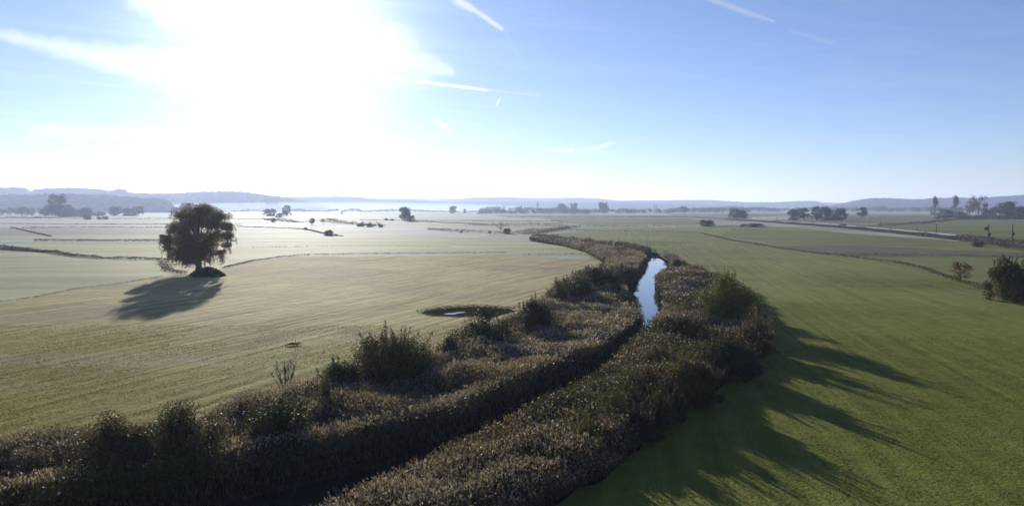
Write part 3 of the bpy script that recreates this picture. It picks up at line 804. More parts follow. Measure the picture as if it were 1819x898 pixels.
# grass tufts of the near meadows
def tufts(label, poly, bands, pal, seed, stripe):
    st = math.radians(stripe); P, S = [], []
    P0 = np.array(poly); x0, y0 = P0.min(0); x1, y1 = P0.max(0)
    nz, nf = ndr(seed, 8, .03, .3), ndr(seed + 2, 10, .25, .9)
    for ya, yb, dens, sz in bands:
        a, b = max(ya, y0), min(yb, y1)
        xa, xb = max(x0, -b * .8), min(x1, b * .8); n = int((xb - xa) * (b - a) * dens)
        X = rng.uniform(xa, xb, n); Y = rng.uniform(a, b, n)
        k = inside(X, Y, poly) & ~inside(X, Y, left_bed) & ~inside(X, Y, right_bed) & (np.abs(X) < Y * .8)
        u = X * math.cos(st) + Y * math.sin(st); v = -X * math.sin(st) + Y * math.cos(st)
        k &= (nz(X, Y) * .5 + nf(u * .06, v) + rng.normal(0, .5, n)) > .15
        P.append(np.stack([X[k], Y[k]], 1)); S.append(np.full(k.sum(), sz))
    P = np.concatenate(P); S = np.concatenate(S); n = len(P)
    V, F = leaf_quads(np.stack([P[:, 0], P[:, 1], rng.uniform(.01, .06, n)], 1), S * 1.2, .4, up=.35)
    return tag(link_mesh('meadow_grass', np_mesh('meadow_grass', V, F, np.repeat(pick(pal, n), 4, 0)), M_tuft), label, 'grass', kind='stuff')
M_tuft = leaf_mat('grass_blade', 0.4, 0.6, 0.1)
tufts('short tufted grass on the left meadow', [(x, y) for x, y in [(-150, 40)] + OLf[:17] + [(-5, 190), (-150, 190)]], [(40, 85, 42, .13), (85, 115, 20, .16)], [(.16, .155, .055), (.13, .135, .045), (.22, .20, .10)], 71, 64)
tufts('short tufted grass on the right meadow', [(0, 30), (80, 30), (150, 120), (110, 150), (55, 160), (20, 120)], [(30, 75, 42, .13), (75, 105, 20, .16)], [(.09, .105, .022), (.075, .09, .02), (.13, .135, .04)], 73, 80)

# grass foot along the outer edges of the reed beds
for ln in (OLw, ORw): tag(link_mesh('bank_grass', np_mesh('bank_grass', *ribbon([Vector((x, y, 0)) for x, y in ln], [(-2.2, .003), (2.2, .003)])), G_right), kind='structure')

# small pond
lp = [XY(at(x, y)) for x, y in [(787, 558), (796, 556.6), (806, 556.2), (812, 554.8), (824, 554), (827, 555.2), (815, 557), (806, 559), (796, 559.2)]]
tag(poly_mesh('pond_water', [lp], 0.10, M_water), kind='structure')
lp = [XY(at(x, y)) for x, y in [(748, 556), (766, 551), (790, 547.5), (822, 546), (850, 545), (880, 546.5), (905, 549), (915, 553), (880, 562), (845, 561), (822, 562.5), (796, 561), (768, 560.5)]]
M_mud, nt = new_mat('wet_mud')
dz = nt.n('ShaderNodeBsdfDiffuse')
nt.link(nt.mix(nt.noise(nt.n('ShaderNodeNewGeometry').outputs['Position'], .8, 5, .65), (0.010, 0.009, 0.006, 1), (0.05, 0.045, 0.026, 1)), dz.inputs[0]); finish(nt, dz.outputs[0])
tag(poly_mesh('pond_mud', [lp], 0.085, M_mud), kind='structure')

# ------------------------------------------------------------------ hills
M_hill = grass_mat('wooded_hill', (0.020, 0.026, 0.014), (0.045, 0.05, 0.026), (0.10, 0.11, 0.06), stripe=0, stripe_amt=0.0, spec=0.0, sheen=0, bumpd=1.0, patch=0.004)
def hills(Y, sky_px, depth, seed, rough=6.0, step=None):
    """ridge whose crest, seen from the drone, runs along the skyline points; wooded canopy relief"""
    xs = np.array([p[0] for p in sky_px], float); ys = np.array([p[1] for p in sky_px], float)
    n = int((xs[-1] - xs[0]) / 2.2); px = np.linspace(xs[0], xs[-1], n)
    py = np.interp(px, xs, ys)
    X = (px - W0 / 2) / FP * Y * 1.0
    Z = np.array([on(a, Y, b).z for a, b in zip(px, py)])
    r = np.random.default_rng(seed)
    rows = 26; V = []
    for j in range(rows):
        t = j / (rows - 1)                       # 0 = foot on the near side, 1 = far foot
        f = math.sin(min(1, t / .6) * math.pi / 2) ** 1.4 if t < .6 else math.cos((t - .6) / .4 * math.pi / 2)
        yy = Y + (t - .6) * depth
        sc_ = yy / Y
        nz = r.normal(0, 1, n); nz = np.convolve(nz, [.25, .5, .25], 'same')
        wob = ndr(seed + 5, 5, .0004, .004)(X, np.full(n, yy))
        zz = np.maximum(Z, 2) * f * (1 + .10 * wob * (1 - f)) + np.abs(nz) * rough * (.9 if .5 < t < .7 else .35) * min(1, f * 2)
        V.append(np.stack([X * sc_, np.full(n, yy) + r.normal(0, depth * .006, n), zz - rough * .5 - (2 if j in (0, rows - 1) else 0)], 1))
    V = np.concatenate(V); F = []
    i = np.arange(n - 1)
    for j in range(rows - 1): F.append(np.stack([j * n + i, j * n + i + 1, (j + 1) * n + i + 1, (j + 1) * n + i], 1))
    return tag(link_mesh('hills', np_mesh('hills', V, np.concatenate(F), smooth=True), M_hill), kind='structure')
hills(9500, [(430, 356), (560, 352), (700, 352), (780, 351), (860, 356), (1000, 357), (1120, 357.5), (1250, 358.5), (1500, 360), (1700, 358)], 2500, 41, 5)
hills(7200, [(760, 358), (800, 354), (845, 350.5), (900, 350), (960, 352), (1030, 351), (1060, 352.5), (1100, 356), (1170, 355.5), (1240, 355), (1262, 355), (1290, 357), (1330, 359.5), (1380, 359), (1430, 356.6), (1448, 357), (1462, 360.5), (1480, 367)], 1900, 42, 5)
hills(6000, [(470, 358), (510, 350), (560, 349), (620, 349), (650, 351), (680, 354.5), (720, 354), (760, 356), (800, 360), (860, 358), (930, 358), (980, 358), (1040, 360), (1110, 359), (1180, 362), (1260, 364), (1320, 366)], 1700, 43, 6)
hills(4300, [(-160, 338), (-40, 335), (0, 334), (30, 332.5), (48, 334), (58, 340), (66, 336), (80, 335), (130, 333.5), (180, 336), (196, 339), (210, 336), (226, 337), (232, 342), (260, 343), (300, 344), (350, 341), (382, 340), (384, 342), (388, 339.5), (420, 340), (460, 344), (500, 350), (540, 357), (590, 366)], 1300, 44, 5)
hills(2900, [(-160, 344), (0, 346), (60, 346), (120, 344), (180, 346), (240, 350), (290, 353), (303, 358), (312, 368)], 700, 45, 6)
hills(5200, [(1470, 366), (1500, 360), (1530, 353.5), (1552, 351.5), (1580, 352), (1625, 354), (1660, 351.5), (1700, 351), (1730, 351.5), (1770, 349), (1819, 346), (1900, 344), (2050, 342)], 1500, 46, 4)

# ------------------------------------------------------------------ tree kinds for the middle and far distance (unit size, scaled when placed)
def proto(name, style, pal, leaves, leaf):
    tubes, cl = [], []
    th = dict(round=.16, dome=.05, tall=.2, block=.06, sparse=.22, oval=.12)[style]
    tubes.append(tube([(0, 0, 0), (.01, 0, th), (-.01, .01, .55), (0, 0, .82)], [.028, .02, .013, .004], 6))
    m = dict(round=34, dome=30, tall=22, block=46, sparse=30, oval=30)[style]
    for i in range(m):
        a = rng.uniform(0, 6.28); u = rng.uniform(0, 1); t = rng.uniform(0, 1) ** .5
        if style == 'dome': z = u * .82; r = .44 * math.sqrt(1 - (z / .9) ** 2); s = .15
        elif style == 'block': z = .1 + u * .78; r = .40 - .05 * abs(u - .5); s = .13
        elif style == 'round': z = .26 + u * .60; r = .42 * math.sqrt(max(.05, 1 - ((z - .56) / .40) ** 2)); s = .13
        elif style == 'oval': z = .16 + u * .72; r = .38 * math.sqrt(max(.08, 1 - ((z - .48) / .48) ** 2)); s = .13
        elif style == 'tall': z = .18 + u * .76; r = (.40 if z < .5 else .15) * (1.1 - .3 * u); s = .12
        else: z = .30 + u * .60; r = .40 * math.sqrt(max(.1, 1 - ((z - .6) / .42) ** 2)); s = .10
        c = np.array([math.cos(a) * t * r, math.sin(a) * t * r, z]); cl.append((c, s * rng.uniform(1.0, 1.5)))
        if i % 2 == 0:
            b = np.array([0, 0, min(.8, z * .62)]); tubes.append(tube([tuple(b), tuple(b * .5 + c * .5 + [0, 0, .02]), tuple(c)], [.011, .008, .003], 4))
    q = leaves // m; P = []
    for c, s in cl:
        o = unit(rng.normal(size=(q, 3))) * rng.uniform(0, 1, (q, 1)) ** .5 * s; P.append(c + o * np.array([1, 1, .85]))
    P = np.concatenate(P); P[:, 2] = np.maximum(P[:, 2], .015)
    V, F = leaf_quads(P, np.full(len(P), leaf), .65)
    return np_mesh(name + '_crown', V, F, np.repeat(pick(pal, len(P)), 4, 0)), np_mesh(name + '_trunk', *join(tubes), smooth=True)
PR = {}
for key, st, pal, n_, lf in (('round', 'round', DARK + GREEN, 3600, .06), ('round2', 'round', DARK + DULL, 3400, .06), ('dome', 'dome', DARK + DULL, 3400, .065), ('dome2', 'dome', DARK + GREEN, 3400, .065),
                             ('block', 'block', DARK + DULL, 4200, .06), ('oval', 'oval', DARK + GREEN, 3400, .06), ('tall', 'tall', OLIVE + GREEN, 2000, .05),
                             ('sparse', 'sparse', OLIVE + DULL, 1100, .05), ('bare', 'sparse', DULL, 160, .05), ('rust', 'oval', RUST, 1500, .055)):
    PR[key] = proto(key, st, pal, n_, lf)
    for me, mt in zip(PR[key], (M_leaf, M_bark)): me.materials.append(mt)

def tree(key, px, base, top, wpx, label, name='tree', cat='tree', group=None, rz=None):
    p = at(px, base); h = on(px, p.y, top).z; wd = wpx * p.y / FP
    t = tag(empty(name, p, rng.uniform(0, 6.28) if rz is None else rz), label, cat, group)
    s = (wd / .92, wd / .92, h / .95)
    for nm, me in zip(('crown', 'trunk'), PR[key]):
        o = bpy.data.objects.new(nm, me); COL.objects.link(o); o.parent = t; o.scale = s
    return t
B = dict(name='bush', cat='bush')
# left side
tree('oval', 105, 385, 346.5, 40, 'tall broad hazy tree rising above the dark wood at far left')
tree('dome', 118, 385, 364, 34, 'lower hazy tree leaning against the tall broad tree at far left')
tree('dome', 153, 385, 367, 22, 'rounded hazy tree in the gap right of the tall broad tree')
tree('block', 206, 383, 366, 22, 'squarish hazy tree at the left end of the block under the wooded hill')
tree('dome2', 228, 383, 368, 26, 'low wide hazy tree in the block under the wooded hill')
tree('round2', 246, 383, 366, 20, 'rounded hazy tree at the right end of the block under the wooded hill')
tree('dome', 155, 390, 380, 12, 'little pale tree standing on the far left hedge line', **B)
tree('dome2', 176, 389.5, 384, 8, 'smaller of two round bushes on the far left hedge line', **B)
tree('dome', 187, 389.5, 383.5, 12, 'wider of two round bushes on the far left hedge line', **B)
tree('round2', 330, 379, 360, 22, 'pale hazy tree half hidden behind the crown of the lone tree')
tree('dome', 311, 379, 366, 16, 'pale hazy bush left behind the crown of the lone tree', **B)
tree('dome', 480, 383.5, 369, 24, 'wide round tree in the hazy group right of the lone tree')
tree('dome2', 497, 386, 377, 14, 'small low bush between two hazy trees right of the lone tree', **B)
tree('oval', 510, 383.5, 365, 18, 'taller tree at the right end of the hazy group right of the lone tree')
tree('oval', 486, 395, 387, 10, 'small dark bush in front of the hazy group, on a meadow edge', **B)
tree('round2', 554, 399, 387, 11, 'dark upright bush at the left start of the mid distance hedge', **B)
tree('sparse', 574, 397, 387, 12, 'thin loose bush beside the upright one in the mid distance hedge', **B)
tree('dome', 543, 408, 403, 6, 'tiny bush on the slanting ditch left of centre', **B)
tree('dome', 585, 418, 407, 17, 'dark rounded bush alone on the pale meadow at the end of the slanting ditch', **B)
tree('dome2', 597, 418.5, 415, 9, 'tiny low bush touching the lone rounded bush on the pale meadow', **B)
tree('dome', 640, 402, 396, 16, 'low bush in the middle of the mid distance hedge', **B)
tree('dome2', 655, 403, 397, 14, 'low bush right of the middle in the mid distance hedge', **B)
tree('dome', 676, 403.5, 398, 8, 'last low bush at the right tip of the mid distance hedge', **B)
tree('block', 719, 392, 367, 21, 'twin topped squarish dark tree standing alone in the frosty meadow left of centre')
tree('dome', 731, 393, 381, 12, 'pointed bush at the right foot of the twin topped tree', **B)
tree('dome2', 686, 391, 387, 8, 'left of two low bushes in front of the frosty meadow', **B)
tree('dome', 696, 391.5, 388, 7, 'right of two low bushes in front of the frosty meadow', **B)
tree('oval', 607, 381, 376, 4, 'tiny lone tree on the bright frosty meadow')
tree('block', 805, 379, 365.5, 14, 'pale squarish tree in the haze left of the long hazy wood')
tree('oval', 825, 379, 371, 7, 'small round dark tree just left of the long hazy wood')
tree('bare', 890, 414, 390, 16, 'thin nearly leafless tree standing by the far river reeds')
tree('dome', 901, 415, 404, 14, 'dark bush at the foot of the thin leafless tree', **B)
tree('dome2', 870, 414, 409, 5, 'tiny upright bush on the hedge left of the leafless tree', **B)
tree('dome', 819, 413, 410, 6, 'tiny round bush on the broken hedge left of the leafless tree', **B)
# middle
tree('round', 998, 379, 361, 17, 'crooked hazy tree right of the church spire')
tree('round2', 1020, 379, 360.5, 14, 'bushy hazy tree halfway between the spire and the square tree')
tree('block', 1072, 379, 358.5, 18, 'big square dark tree in the far tree line right of the spire')
tree('round', 1215, 379, 366, 16, 'rounded dark tree in the far tree line above the middle meadow')
tree('dome', 1255, 402, 389, 27, 'dark dome shaped bush at the end of the middle meadow', **B)
tree('dome', 1316, 389, 370.5, 22, 'left of the dark tree pair at the far end of the road')
tree('oval', 1303, 389, 371, 22, 'right of the dark tree pair at the far end of the road')
tree('dome', 1341, 403, 396, 34, 'low wide bush beneath the far end of the road bank', **B)
tree('dome2', 1320, 402.5, 397, 12, 'small bush left of the low wide bush beneath the road bank', **B)
# right
for a in [(1410, 390.5, 369, 22, 'dome', 'dark tree at the left end of the dark grove beyond the road'), (1428, 391, 369, 20, 'round2', 'open trunked tree second from left in the dark grove beyond the road'),
          (1450, 391, 367, 22, 'oval', 'tree in the dip of the dark grove beyond the road'), (1468, 391, 364, 26, 'dome2', 'tallest tree of the dark grove beyond the road'),
          (1492, 391, 367.5, 24, 'dome', 'tree at the right end of the dark grove beyond the road')]:
    tree(a[4], a[0], a[1], a[2], a[3], a[5])
tree('round2', 1531, 388, 367.5, 20, 'lone small round tree on the stubble field right of the dark grove')
tree('tall', 1661, 385.5, 351, 20, 'leftmost two tiered slender tree on the right')
tree('tall', 1697, 385, 350, 22, 'second two tiered slender tree on the right, with a leafy lower half')
tree('sparse', 1722, 387, 353, 20, 'loose crowned slim tree third from left in the right row')
tree('sparse', 1738, 388, 345, 30, 'tallest airy yellowish tree in the right row')
tree('dome', 1680, 386, 370, 30, 'dark bush between the two slender two tiered trees', **B)
tree('dome2', 1708, 387, 374, 22, 'low dark bush under the loose crowned trees', **B)
tree('dome', 1756, 388, 368, 24, 'dark rounded bush right of the tallest airy tree', **B)
tree('round', 1787, 389.5, 357, 38, 'large dark spreading tree at the right end of the row')
tree('dome2', 1813, 389.5, 364, 30, 'dark tree at the right frame edge of the distant row')
tree('dome', 1738, 438, 427.5, 20, 'rounded bush on the road bank beside the signal post', **B)
tree('dome2', 1497, 404, 397, 14, 'dark low bush on the road bank near its middle', **B)
tree('rust', 1706, 500, 464, 38, 'small orange brown tree on the ditch in the right meadow', name='small_tree', rz=1.0)

# bushy trees at the right frame edge
shrub(1787, 533, 453, 74, 'big dense green tree at the right edge with a dark core', GREEN + OLIVE + DARK, leaf=.32, shoots=40, name='leafy_tree', cat='tree', upright=.9, depth=1.0)
shrub(1830, 537, 484, 60, 'lower green bushy tree cut off by the right frame edge', OLIVE + GREEN, leaf=.3, name='leafy_tree', cat='tree', upright=.8)

# ------------------------------------------------------------------ far woods that read as one mass
def wood(label, base, sky_px, depth, dens=1.0, pal=DARK + GREEN, seed=1, leafpx=1.6):
    xs = [p[0] for p in sky_px]; ys = [p[1] for p in sky_px]
    Y0 = at(W0 / 2, base).y; P = []
    r = np.random.default_rng(seed)
    m = int((xs[-1] - xs[0]) / 4.2 * 2.2)
    for i in range(m):
        x = r.uniform(xs[0], xs[-1]); Y = Y0 + r.uniform(0, depth)
        zt = on(x, Y0, np.interp(x, xs, ys)).z * r.uniform(.80, 1.04) * (.8 + .2 * (Y - Y0) / depth)
        c = on(x, Y); rad = r.uniform(3.2, 6.5) * Y0 / FP
        q = int(80 * dens)
        o = unit(rng.normal(size=(q, 3))) * rng.uniform(.2, 1, (q, 1)) ** .5 * np.array([rad, rad, 0])
        zz = zt * np.sqrt(np.maximum(0.02, 1 - (np.hypot(o[:, 0], o[:, 1]) / rad) ** 2 * .55)) * rng.uniform(0, 1, q) ** .45
        P.append(np.stack([c.x + o[:, 0], c.y + o[:, 1], np.maximum(zz, .3)], 1))
    P = np.concatenate(P)
    V, F = leaf_quads(P, np.full(len(P), leafpx * Y0 / FP), .7)
    return tag(link_mesh('distant_wood', np_mesh('distant_wood', V, F, np.repeat(pick(pal, len(P)), 4, 0)), M_leaf), label, 'wood', kind='stuff')
wood('dark hazy wood at the far left frame edge', 384.5, [(-60, 366), (20, 367), (24, 364), (30, 367), (42, 362), (50, 366), (90, 368), (130, 371), (190, 377)], 120, 1.2, seed=51)
wood('thin broken line of hazy trees under the left hills', 376.5, [(415, 374), (440, 371), (460, 372), (500, 374), (536, 369), (542, 372), (560, 372.5), (566, 371), (575, 374), (594, 371), (600, 369), (612, 373), (625, 369), (636, 369), (645, 374), (690, 371), (705, 370), (712, 372), (740, 371), (760, 373), (800, 374.5), (860, 374)], 260, .55, seed=52)
wood('long hazy wood left of the church spire', 379, [(852, 372), (858, 366), (870, 363.5), (900, 364), (905, 367), (925, 364), (928, 367), (940, 364), (950, 366), (962, 369), (985, 367), (995, 363), (1012, 367), (1030, 369), (1060, 370)], 300, 1.0, seed=53)
wood('dense front clump of the long hazy wood', 379.8, [(852, 377), (860, 371), (880, 369), (900, 371), (905, 374), (920, 371), (960, 371), (1000, 370), (1050, 371)], 60, 1.0, seed=54)
wood('far tree line between the square tree and the road', 378.5, [(1050, 370), (1085, 369), (1100, 370), (1110, 368.5), (1130, 371), (1150, 369.5), (1165, 369), (1180, 371), (1198, 368), (1205, 366), (1215, 367), (1225, 370), (1235, 366), (1250, 368), (1262, 367), (1280, 366), (1300, 366.5), (1330, 367)], 260, 1.0, seed=55)
wood('dark wood edge beyond the stubble fields on the right', 376.6, [(1230, 368), (1256, 366), (1275, 366), (1294, 364.5), (1310, 366), (1335, 367), (1350, 366.5), (1400, 368), (1440, 367), (1480, 366), (1500, 367), (1520, 366), (1535, 368), (1555, 365), (1565, 364), (1575, 368), (1600, 367), (1608, 366), (1630, 366.5), (1660, 365), (1700, 368), (1900, 366)], 260, 1.1, seed=56)
wood('dark hedge of trees at the foot of the right row', 389.8, [(1660, 384), (1690, 379), (1720, 382), (1760, 378), (1775, 382), (1819, 376), (1870, 372)], 40, 1.0, seed=57)
wood('hazy tree strip on the hill foot at far left', 372, [(-60, 362), (0, 364), (60, 362), (180, 366), (260, 369), (330, 371), (470, 371)], 200, .6, seed=58)

# ------------------------------------------------------------------ church and houses in the haze
M_wall = solid_mat('render_wall', (0.55, 0.54, 0.50), (0.72, 0.70, 0.66), 0.6, 0.85)
M_stone = solid_mat('church_stone', (0.22, 0.20, 0.17), (0.32, 0.30, 0.26), 0.5, 0.9)
M_roof = solid_mat('roof_tiles', (0.10, 0.05, 0.035), (0.16, 0.085, 0.06), 1.2, 0.8)
M_slate = solid_mat('slate', (0.05, 0.055, 0.06), (0.085, 0.09, 0.10), 1.2, 0.7)
M_palroof = solid_mat('sheet_roof', (0.45, 0.46, 0.47), (0.6, 0.61, 0.62), 0.5, 0.5, 0.4)
M_glass = solid_mat('window_glass', (0.02, 0.022, 0.025), (0.04, 0.04, 0.045), 1, 0.15, 0.5)
def gable(L, D, z0, z1, ov=.4):
    x, y = L / 2 + ov, D / 2 + ov
    V = np.array([(-x, -y, z0), (x, -y, z0), (x, y, z0), (-x, y, z0), (-x, 0, z1), (x, 0, z1)], float)
    return [(V, np.array([(0, 1, 5, 4), (2, 3, 4, 5)])), (V, np.array([(0, 4, 3, 3), (1, 2, 5, 5)]))]
def roof_mesh(L, D, z0, z1):
    import bmesh
    bm = bmesh.new(); x, y = L / 2 + .4, D / 2 + .4
    v = [bm.verts.new(c) for c in ((-x, -y, z0), (x, -y, z0), (x, y, z0), (-x, y, z0), (-x, 0, z1), (x, 0, z1))]
    for f in ((0, 1, 5, 4), (2, 3, 4, 5), (0, 4, 3), (1, 2, 5), (3, 2, 1, 0)): bm.faces.new([v[i] for i in f])
    me = bpy.data.meshes.new('roof'); bm.to_mesh(me); bm.free(); return me
def house(px, base, L, D, hw, hr, label, roof, rz=0.0, z=0.0, name='house', cat='house', wins=3, Y=None):
    p = at(px, base) if Y is None else on(px, Y, base)
    t = tag(empty(name, p, rz), label, cat)
    link_mesh('wall', np_mesh('wall', *box(-L / 2, L / 2, -D / 2, D / 2, -3 if Y else 0, hw)), M_wall, t)
    link_mesh('roof', roof_mesh(L, D, hw, hw + hr), roof, t)
    for i in range(wins):
        x = (i + .5) / wins * L - L / 2
        link_mesh('window', np_mesh('window', *box(x - .6, x + .6, -D / 2 - .06, -D / 2 + .05, hw * .35, hw * .7)), M_glass, t)
def church():
    p = at(955, 377); t = tag(empty('church', p), 'hazy church with a slender pointed spire above the far wood', 'church')
    H = on(955, p.y, 355.5).z; y = p.y
    link_mesh('tower', np_mesh('tower', *box(-3.4, 3.4, -3.4, 3.4, 0, H * .52)), M_stone, t)
    V = np.array([(-3.9, -3.9, 0), (3.9, -3.9, 0), (3.9, 3.9, 0), (-3.9, 3.9, 0), (0, 0, H * .48)], float); V[:, 2] += H * .52
    link_mesh('spire', np_mesh('spire', V, np.array([(0, 1, 4), (1, 2, 4), (2, 3, 4), (3, 0, 4)])), M_slate, t)
    nv = link_mesh('nave', np_mesh('nave', *box(3.45, 28, -6, 6, 0, 9)), M_stone, t)
    r = link_mesh('roof', roof_mesh(25, 12, 9, 16), M_roof, t); r.location = (15.9, 0, 0)
    for i in range(4): link_mesh('window', np_mesh('window', *box(6 + i * 6, 7.6 + i * 6, -6.08, -5.9, 3, 7.5)), M_glass, nv.parent)
church()
for px, base, L, lab, rf in ((1098, 378.3, 26, 'long pale house front left of the far village row', M_roof), (1118, 378.2, 34, 'longest pale house in the far village row', M_roof),
                             (1142, 378.3, 16, 'short pale house in the middle of the far village row', M_slate), (1172, 378.2, 14, 'small pale house right of the twin chimneys', M_roof),
                             (1186, 378.1, 28, 'pale house at the right end of the far village row', M_slate)):
    house(px, base, L, 10, 5.0, 4.0, lab, rf)
for px, py, L, lab in ((311, 353, 42, 'left of two bright roofed barns on the far hillside'), (332, 353, 60, 'right of two bright roofed barns on the far hillside'),
                       (476, 361.5, 22, 'small white farmhouse on the hillside above the hazy trees'), (487, 362, 44, 'long white barn beside the small farmhouse on the hillside')):
    house(px, py, L, 14, 6, 5, lab, M_palroof, Y=3300, name='barn', cat='barn')
M_brick = solid_mat('brick', (0.16, 0.08, 0.06), (0.24, 0.13, 0.10), 1.0, 0.85)
for px, lab in ((1162.3, 'left one of twin slim chimney stacks in the far village'), (1166.6, 'right one of twin slim chimney stacks in the far village')):
    p = at(px, 378); h = on(px, p.y, 362.5).z; t = tag(empty('chimney_stack', p), lab, 'chimney')
    link_mesh('shaft', np_mesh('shaft', *tube([(0, 0, 0), (0, 0, h * .96)], [1.5, .95], 10)), M_brick, t)
    link_mesh('cap', np_mesh('cap', *tube([(0, 0, h * .96), (0, 0, h)], [1.25, 1.25], 10)), M_brick, t)

# ------------------------------------------------------------------ raised road on the right, bank and posts
RZ = 2.2
road_px = [(1240, 383.3), (1272, 385), (1300, 386.5), (1350, 390), (1400, 393.5), (1450, 396.5), (1500, 400), (1560, 405), (1640, 412), (1720, 419.5), (1819, 432), (1960, 455), (2300, 520)]
rw = [at(x, y, RZ) for x, y in road_px]
M_bank = grass_mat('bank_grass', (0.04, 0.042, 0.018), (0.09, 0.085, 0.038), stripe=0, bumpd=.2)
M_road = solid_mat('glint_road', (0.72, 0.72, 0.71), (0.82, 0.82, 0.80), 0.4, 0.25, 0.6, 0.005)  # near-white base stands in for the sun glint along the road
M_verge = solid_mat('gravel', (0.16, 0.15, 0.13), (0.24, 0.23, 0.20), 1, 0.9)
tag(link_mesh('embankment', np_mesh('embankment', *ribbon(rw, [(-9, -.1), (-4.0, RZ - .1), (4.0, RZ - .1), (9.5, -.1)])), M_bank), kind='structure')
tag(link_mesh('road_verge', np_mesh('road_verge', *ribbon(rw, [(-3.4, RZ - .07), (3.4, RZ - .07)])), M_verge), kind='structure')
tag(link_mesh('road', np_mesh('road', *ribbon(rw[:10], [(-2.6, RZ - .02), (2.6, RZ - .02)])), M_road), kind='structure')
off = lambda px, dy: [(x, y + d) for (x, y), d in zip(px, dy)]
strip('scrub', 'scrub', 'dark scrub growing along the near slope of the raised road', [(1290, 389.5), (1350, 393.5), (1400, 397.5), (1450, 401), (1500, 405), (1560, 411), (1640, 419), (1720, 428), (1780, 437), (1830, 445), (1900, 456)], 6, 1.9, DARK + DULL, 6, .7, 61, z=.1, lump=.5)
strip('scrub', 'scrub', 'low dark scrub on the near road edge at the right', [(1690, 424), (1760, 431), (1819, 440), (1900, 452)], 5, 2.6, DARK + DULL, 7, .7, 62, z=.4, lump=.6)
M_post = solid_mat('weathered_wood', (0.05, 0.042, 0.032), (0.09, 0.075, 0.06), 2, 0.85)
M_steel = solid_mat('galvanised_steel', (0.22, 0.22, 0.22), (0.32, 0.32, 0.31), 3, 0.5, 0.5)
M_box = solid_mat('dark_box', (0.02, 0.02, 0.02), (0.04, 0.04, 0.04), 3, 0.6)
M_lens = solid_mat('lamp_glass', (0.75, 0.75, 0.72), (0.8, 0.8, 0.78), 2, 0.2, 0.5)
def post(px, base, top, r, label, mat=M_post, name='post', cat='post', panel=False, cabinet=False, lamp=False):
    p = at(px, base); h = on(px, p.y, top).z
    t = tag(empty(name, p), label, cat)
    link_mesh('pole', np_mesh('pole', *tube([(0, 0, 0), (0, 0, h * .5), (0, 0, h)], [r, r * .9, r * .78], 10)), mat, t)
    link_mesh('pole_cap', np_mesh('pole_cap', *tube([(0, 0, h), (0, 0, h + .12)], [r * 1.05, r * .3], 10)), M_steel, t)
    if panel:
        link_mesh('panel', np_mesh('panel', *box(-2.35, -.5, -.18, -.02, h * .68, h * .86)), M_box, t)
        link_mesh('bracket', np_mesh('bracket', *box(-2.0, 0, .0, .1, h * .76, h * .785)), M_steel, t)
    if cabinet: link_mesh('cabinet', np_mesh('cabinet', *box(r * .8, r + .75, -.35, .35, h * .36, h * .54)), M_box, t)
    if lamp:
        a = link_mesh('lamp_head', np_mesh('lamp_head', *tube([(0, 0, h), (0, 0, h + .25), (0, 0, h + .55)], [.25, .55, .2], 12)), M_lens, t)
post(1755, 431, 398, .33, 'dark post with a square panel and a box, on the road bank at right', name='signal_post', panel=True, cabinet=True)
post(1797.5, 430, 398.5, .33, 'dark post with only a low box, rightmost beside the road', name='signal_post', cabinet=True)
post(1663, 417, 396, .24, 'tall post with a white lamp head beside the bright road', name='lamp_post', cat='lamp post', lamp=True)
post(1629, 414, 403, .26, 'short plain post left of the lamp post beside the road', cat='post')
post(1568, 409, 390.5, .14, 'thin pale pole standing left of the short plain post', M_steel, 'utility_pole', 'pole')
post(1539, 406, 390.5, .16, 'thin pole behind the road below the lone round tree', M_steel, 'utility_pole', 'pole')
for px, top, lab in ((1344, 380.5, 'left of three thin poles before the pale field by the dark tree pair'), (1362.5, 380, 'middle of three thin poles before the pale field'), (1379, 381, 'right of three thin poles before the pale field')):
    post(px, 391.5, top, .16, lab, M_post, 'utility_pole', 'pole')

# ------------------------------------------------------------------ small things
def debris():
    p = at(521, 613); t = tag(empty('fallen_branch', p, .35), 'dark fallen branch with one upright twig lying on the left meadow', 'branch')
    link_mesh('limb', np_mesh('limb', *tube([(-1.2, 0, .1), (-.3, .1, .28), (.6, 0, .2), (1.1, .15, .35)], [.05, .14, .12, .04], 7)), M_bark, t)
    link_mesh('twig', np_mesh('twig', *join([tube([(.3, 0, .2), (.32, 0, .7), (.28, 0, 1.05)], [.05, .035, .02], 6), ])), M_bark, t)
    link_mesh('twig', np_mesh('twig', *tube([(-.6, .05, .2), (-.9, .3, .5)], [.03, .015], 5)), M_bark, t)
    link_mesh('twig', np_mesh('twig', *tube([(.5, 0, .2), (.9, -.3, .45)], [.03, .015], 5)), M_bark, t)
    P = rng.normal(0, 1, (140, 3)) * np.array([.7, .18, .1]) + np.array([0, 0, .18]); P[:, 2] = np.abs(P[:, 2]); V, F = leaf_quads(P, np.full(140, .16))
    link_mesh('dead_leaves', np_mesh('dead_leaves', V, F, np.repeat(pick(DARK + DULL, 140), 4, 0)), M_leaf, t)
debris()
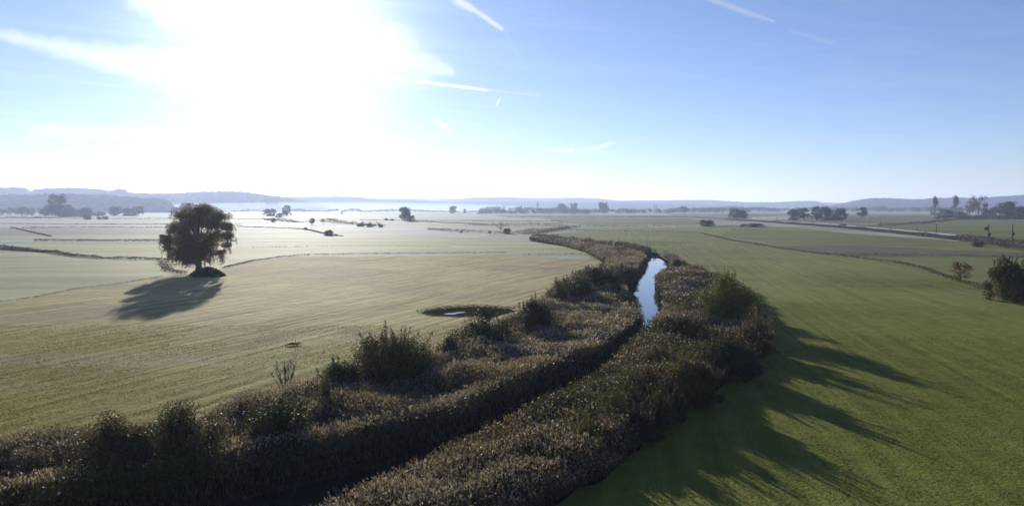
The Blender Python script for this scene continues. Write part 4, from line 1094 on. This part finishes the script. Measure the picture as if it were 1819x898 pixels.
def old_fence():
    a, b = at(288, 478), at(322, 487); t = tag(empty('fence', a), 'short run of old wooden fence left of the weedy mound', 'fence')
    d = b - a
    for i in range(6):
        q = d * (i / 5); link_mesh('fence_post', np_mesh('fence_post', *box(q.x - .07, q.x + .07, q.y - .07, q.y + .07, 0, 1.25 + .1 * math.sin(i * 3))), M_post, t)
    for z in (.5, .95):
        link_mesh('rail', np_mesh('rail', *tube([(0, -.1, z), (d.x, d.y - .1, z)], [.05, .05], 6)), M_post, t)
old_fence()

# ------------------------------------------------------------------ morning haze
m, nt = new_mat('haze'); nt.t.nodes.clear()
v = nt.n('ShaderNodeVolumePrincipled')
HAZE_DENSITY = 1.0e-4
v.inputs['Color'].default_value = (0.58, 0.70, 1.0, 1); v.inputs['Density'].default_value = HAZE_DENSITY; v.inputs['Anisotropy'].default_value = 0.4
o_ = nt.n('ShaderNodeOutputMaterial'); nt.link(v.outputs[0], o_.inputs['Volume'])
hz = link_mesh('haze', np_mesh('haze', *box(-9000, 9000, -400, 12500, -2.2, 210)), m)
tag(hz, 'pale morning haze lying over the whole valley', 'haze', kind='stuff')

# bank of ground mist lying at the foot of the left hills
m, nt = new_mat('mist'); nt.t.nodes.clear()
v = nt.n('ShaderNodeVolumePrincipled')
v.inputs['Color'].default_value = (0.74, 0.84, 1.0, 1); v.inputs['Density'].default_value = 2.8e-4; v.inputs['Anisotropy'].default_value = 0.35
o_ = nt.n('ShaderNodeOutputMaterial'); nt.link(v.outputs[0], o_.inputs['Volume'])
def lens(cx, cy, rx, ry, z0, h):
    V, F = [], []; n = 40; k = 9
    for side in (1, -1):
        for j in range(k):
            r = j / (k - 1); z = z0 + (h * math.sqrt(max(0, 1 - r ** 2.2)) if side > 0 else -.5 * (1 - r))
            for i in range(n):
                a = 6.2832 * i / n; V.append((cx + math.cos(a) * rx * max(r, .001), cy + math.sin(a) * ry * max(r, .001), z))
    for s_ in range(2):
        o = s_ * k * n
        for j in range(k - 1):
            for i in range(n):
                q = (o + j * n + i, o + (j + 1) * n + i, o + (j + 1) * n + (i + 1) % n, o + j * n + (i + 1) % n); F.append(q if s_ == 0 else q[::-1])
    return np.array(V), np.array(F)
tag(link_mesh('mist', np_mesh('mist', *lens(-900, 3450, 1150, 950, .6, 46), smooth=False), m), 'white ground mist lying below the left hills', 'mist', kind='stuff')
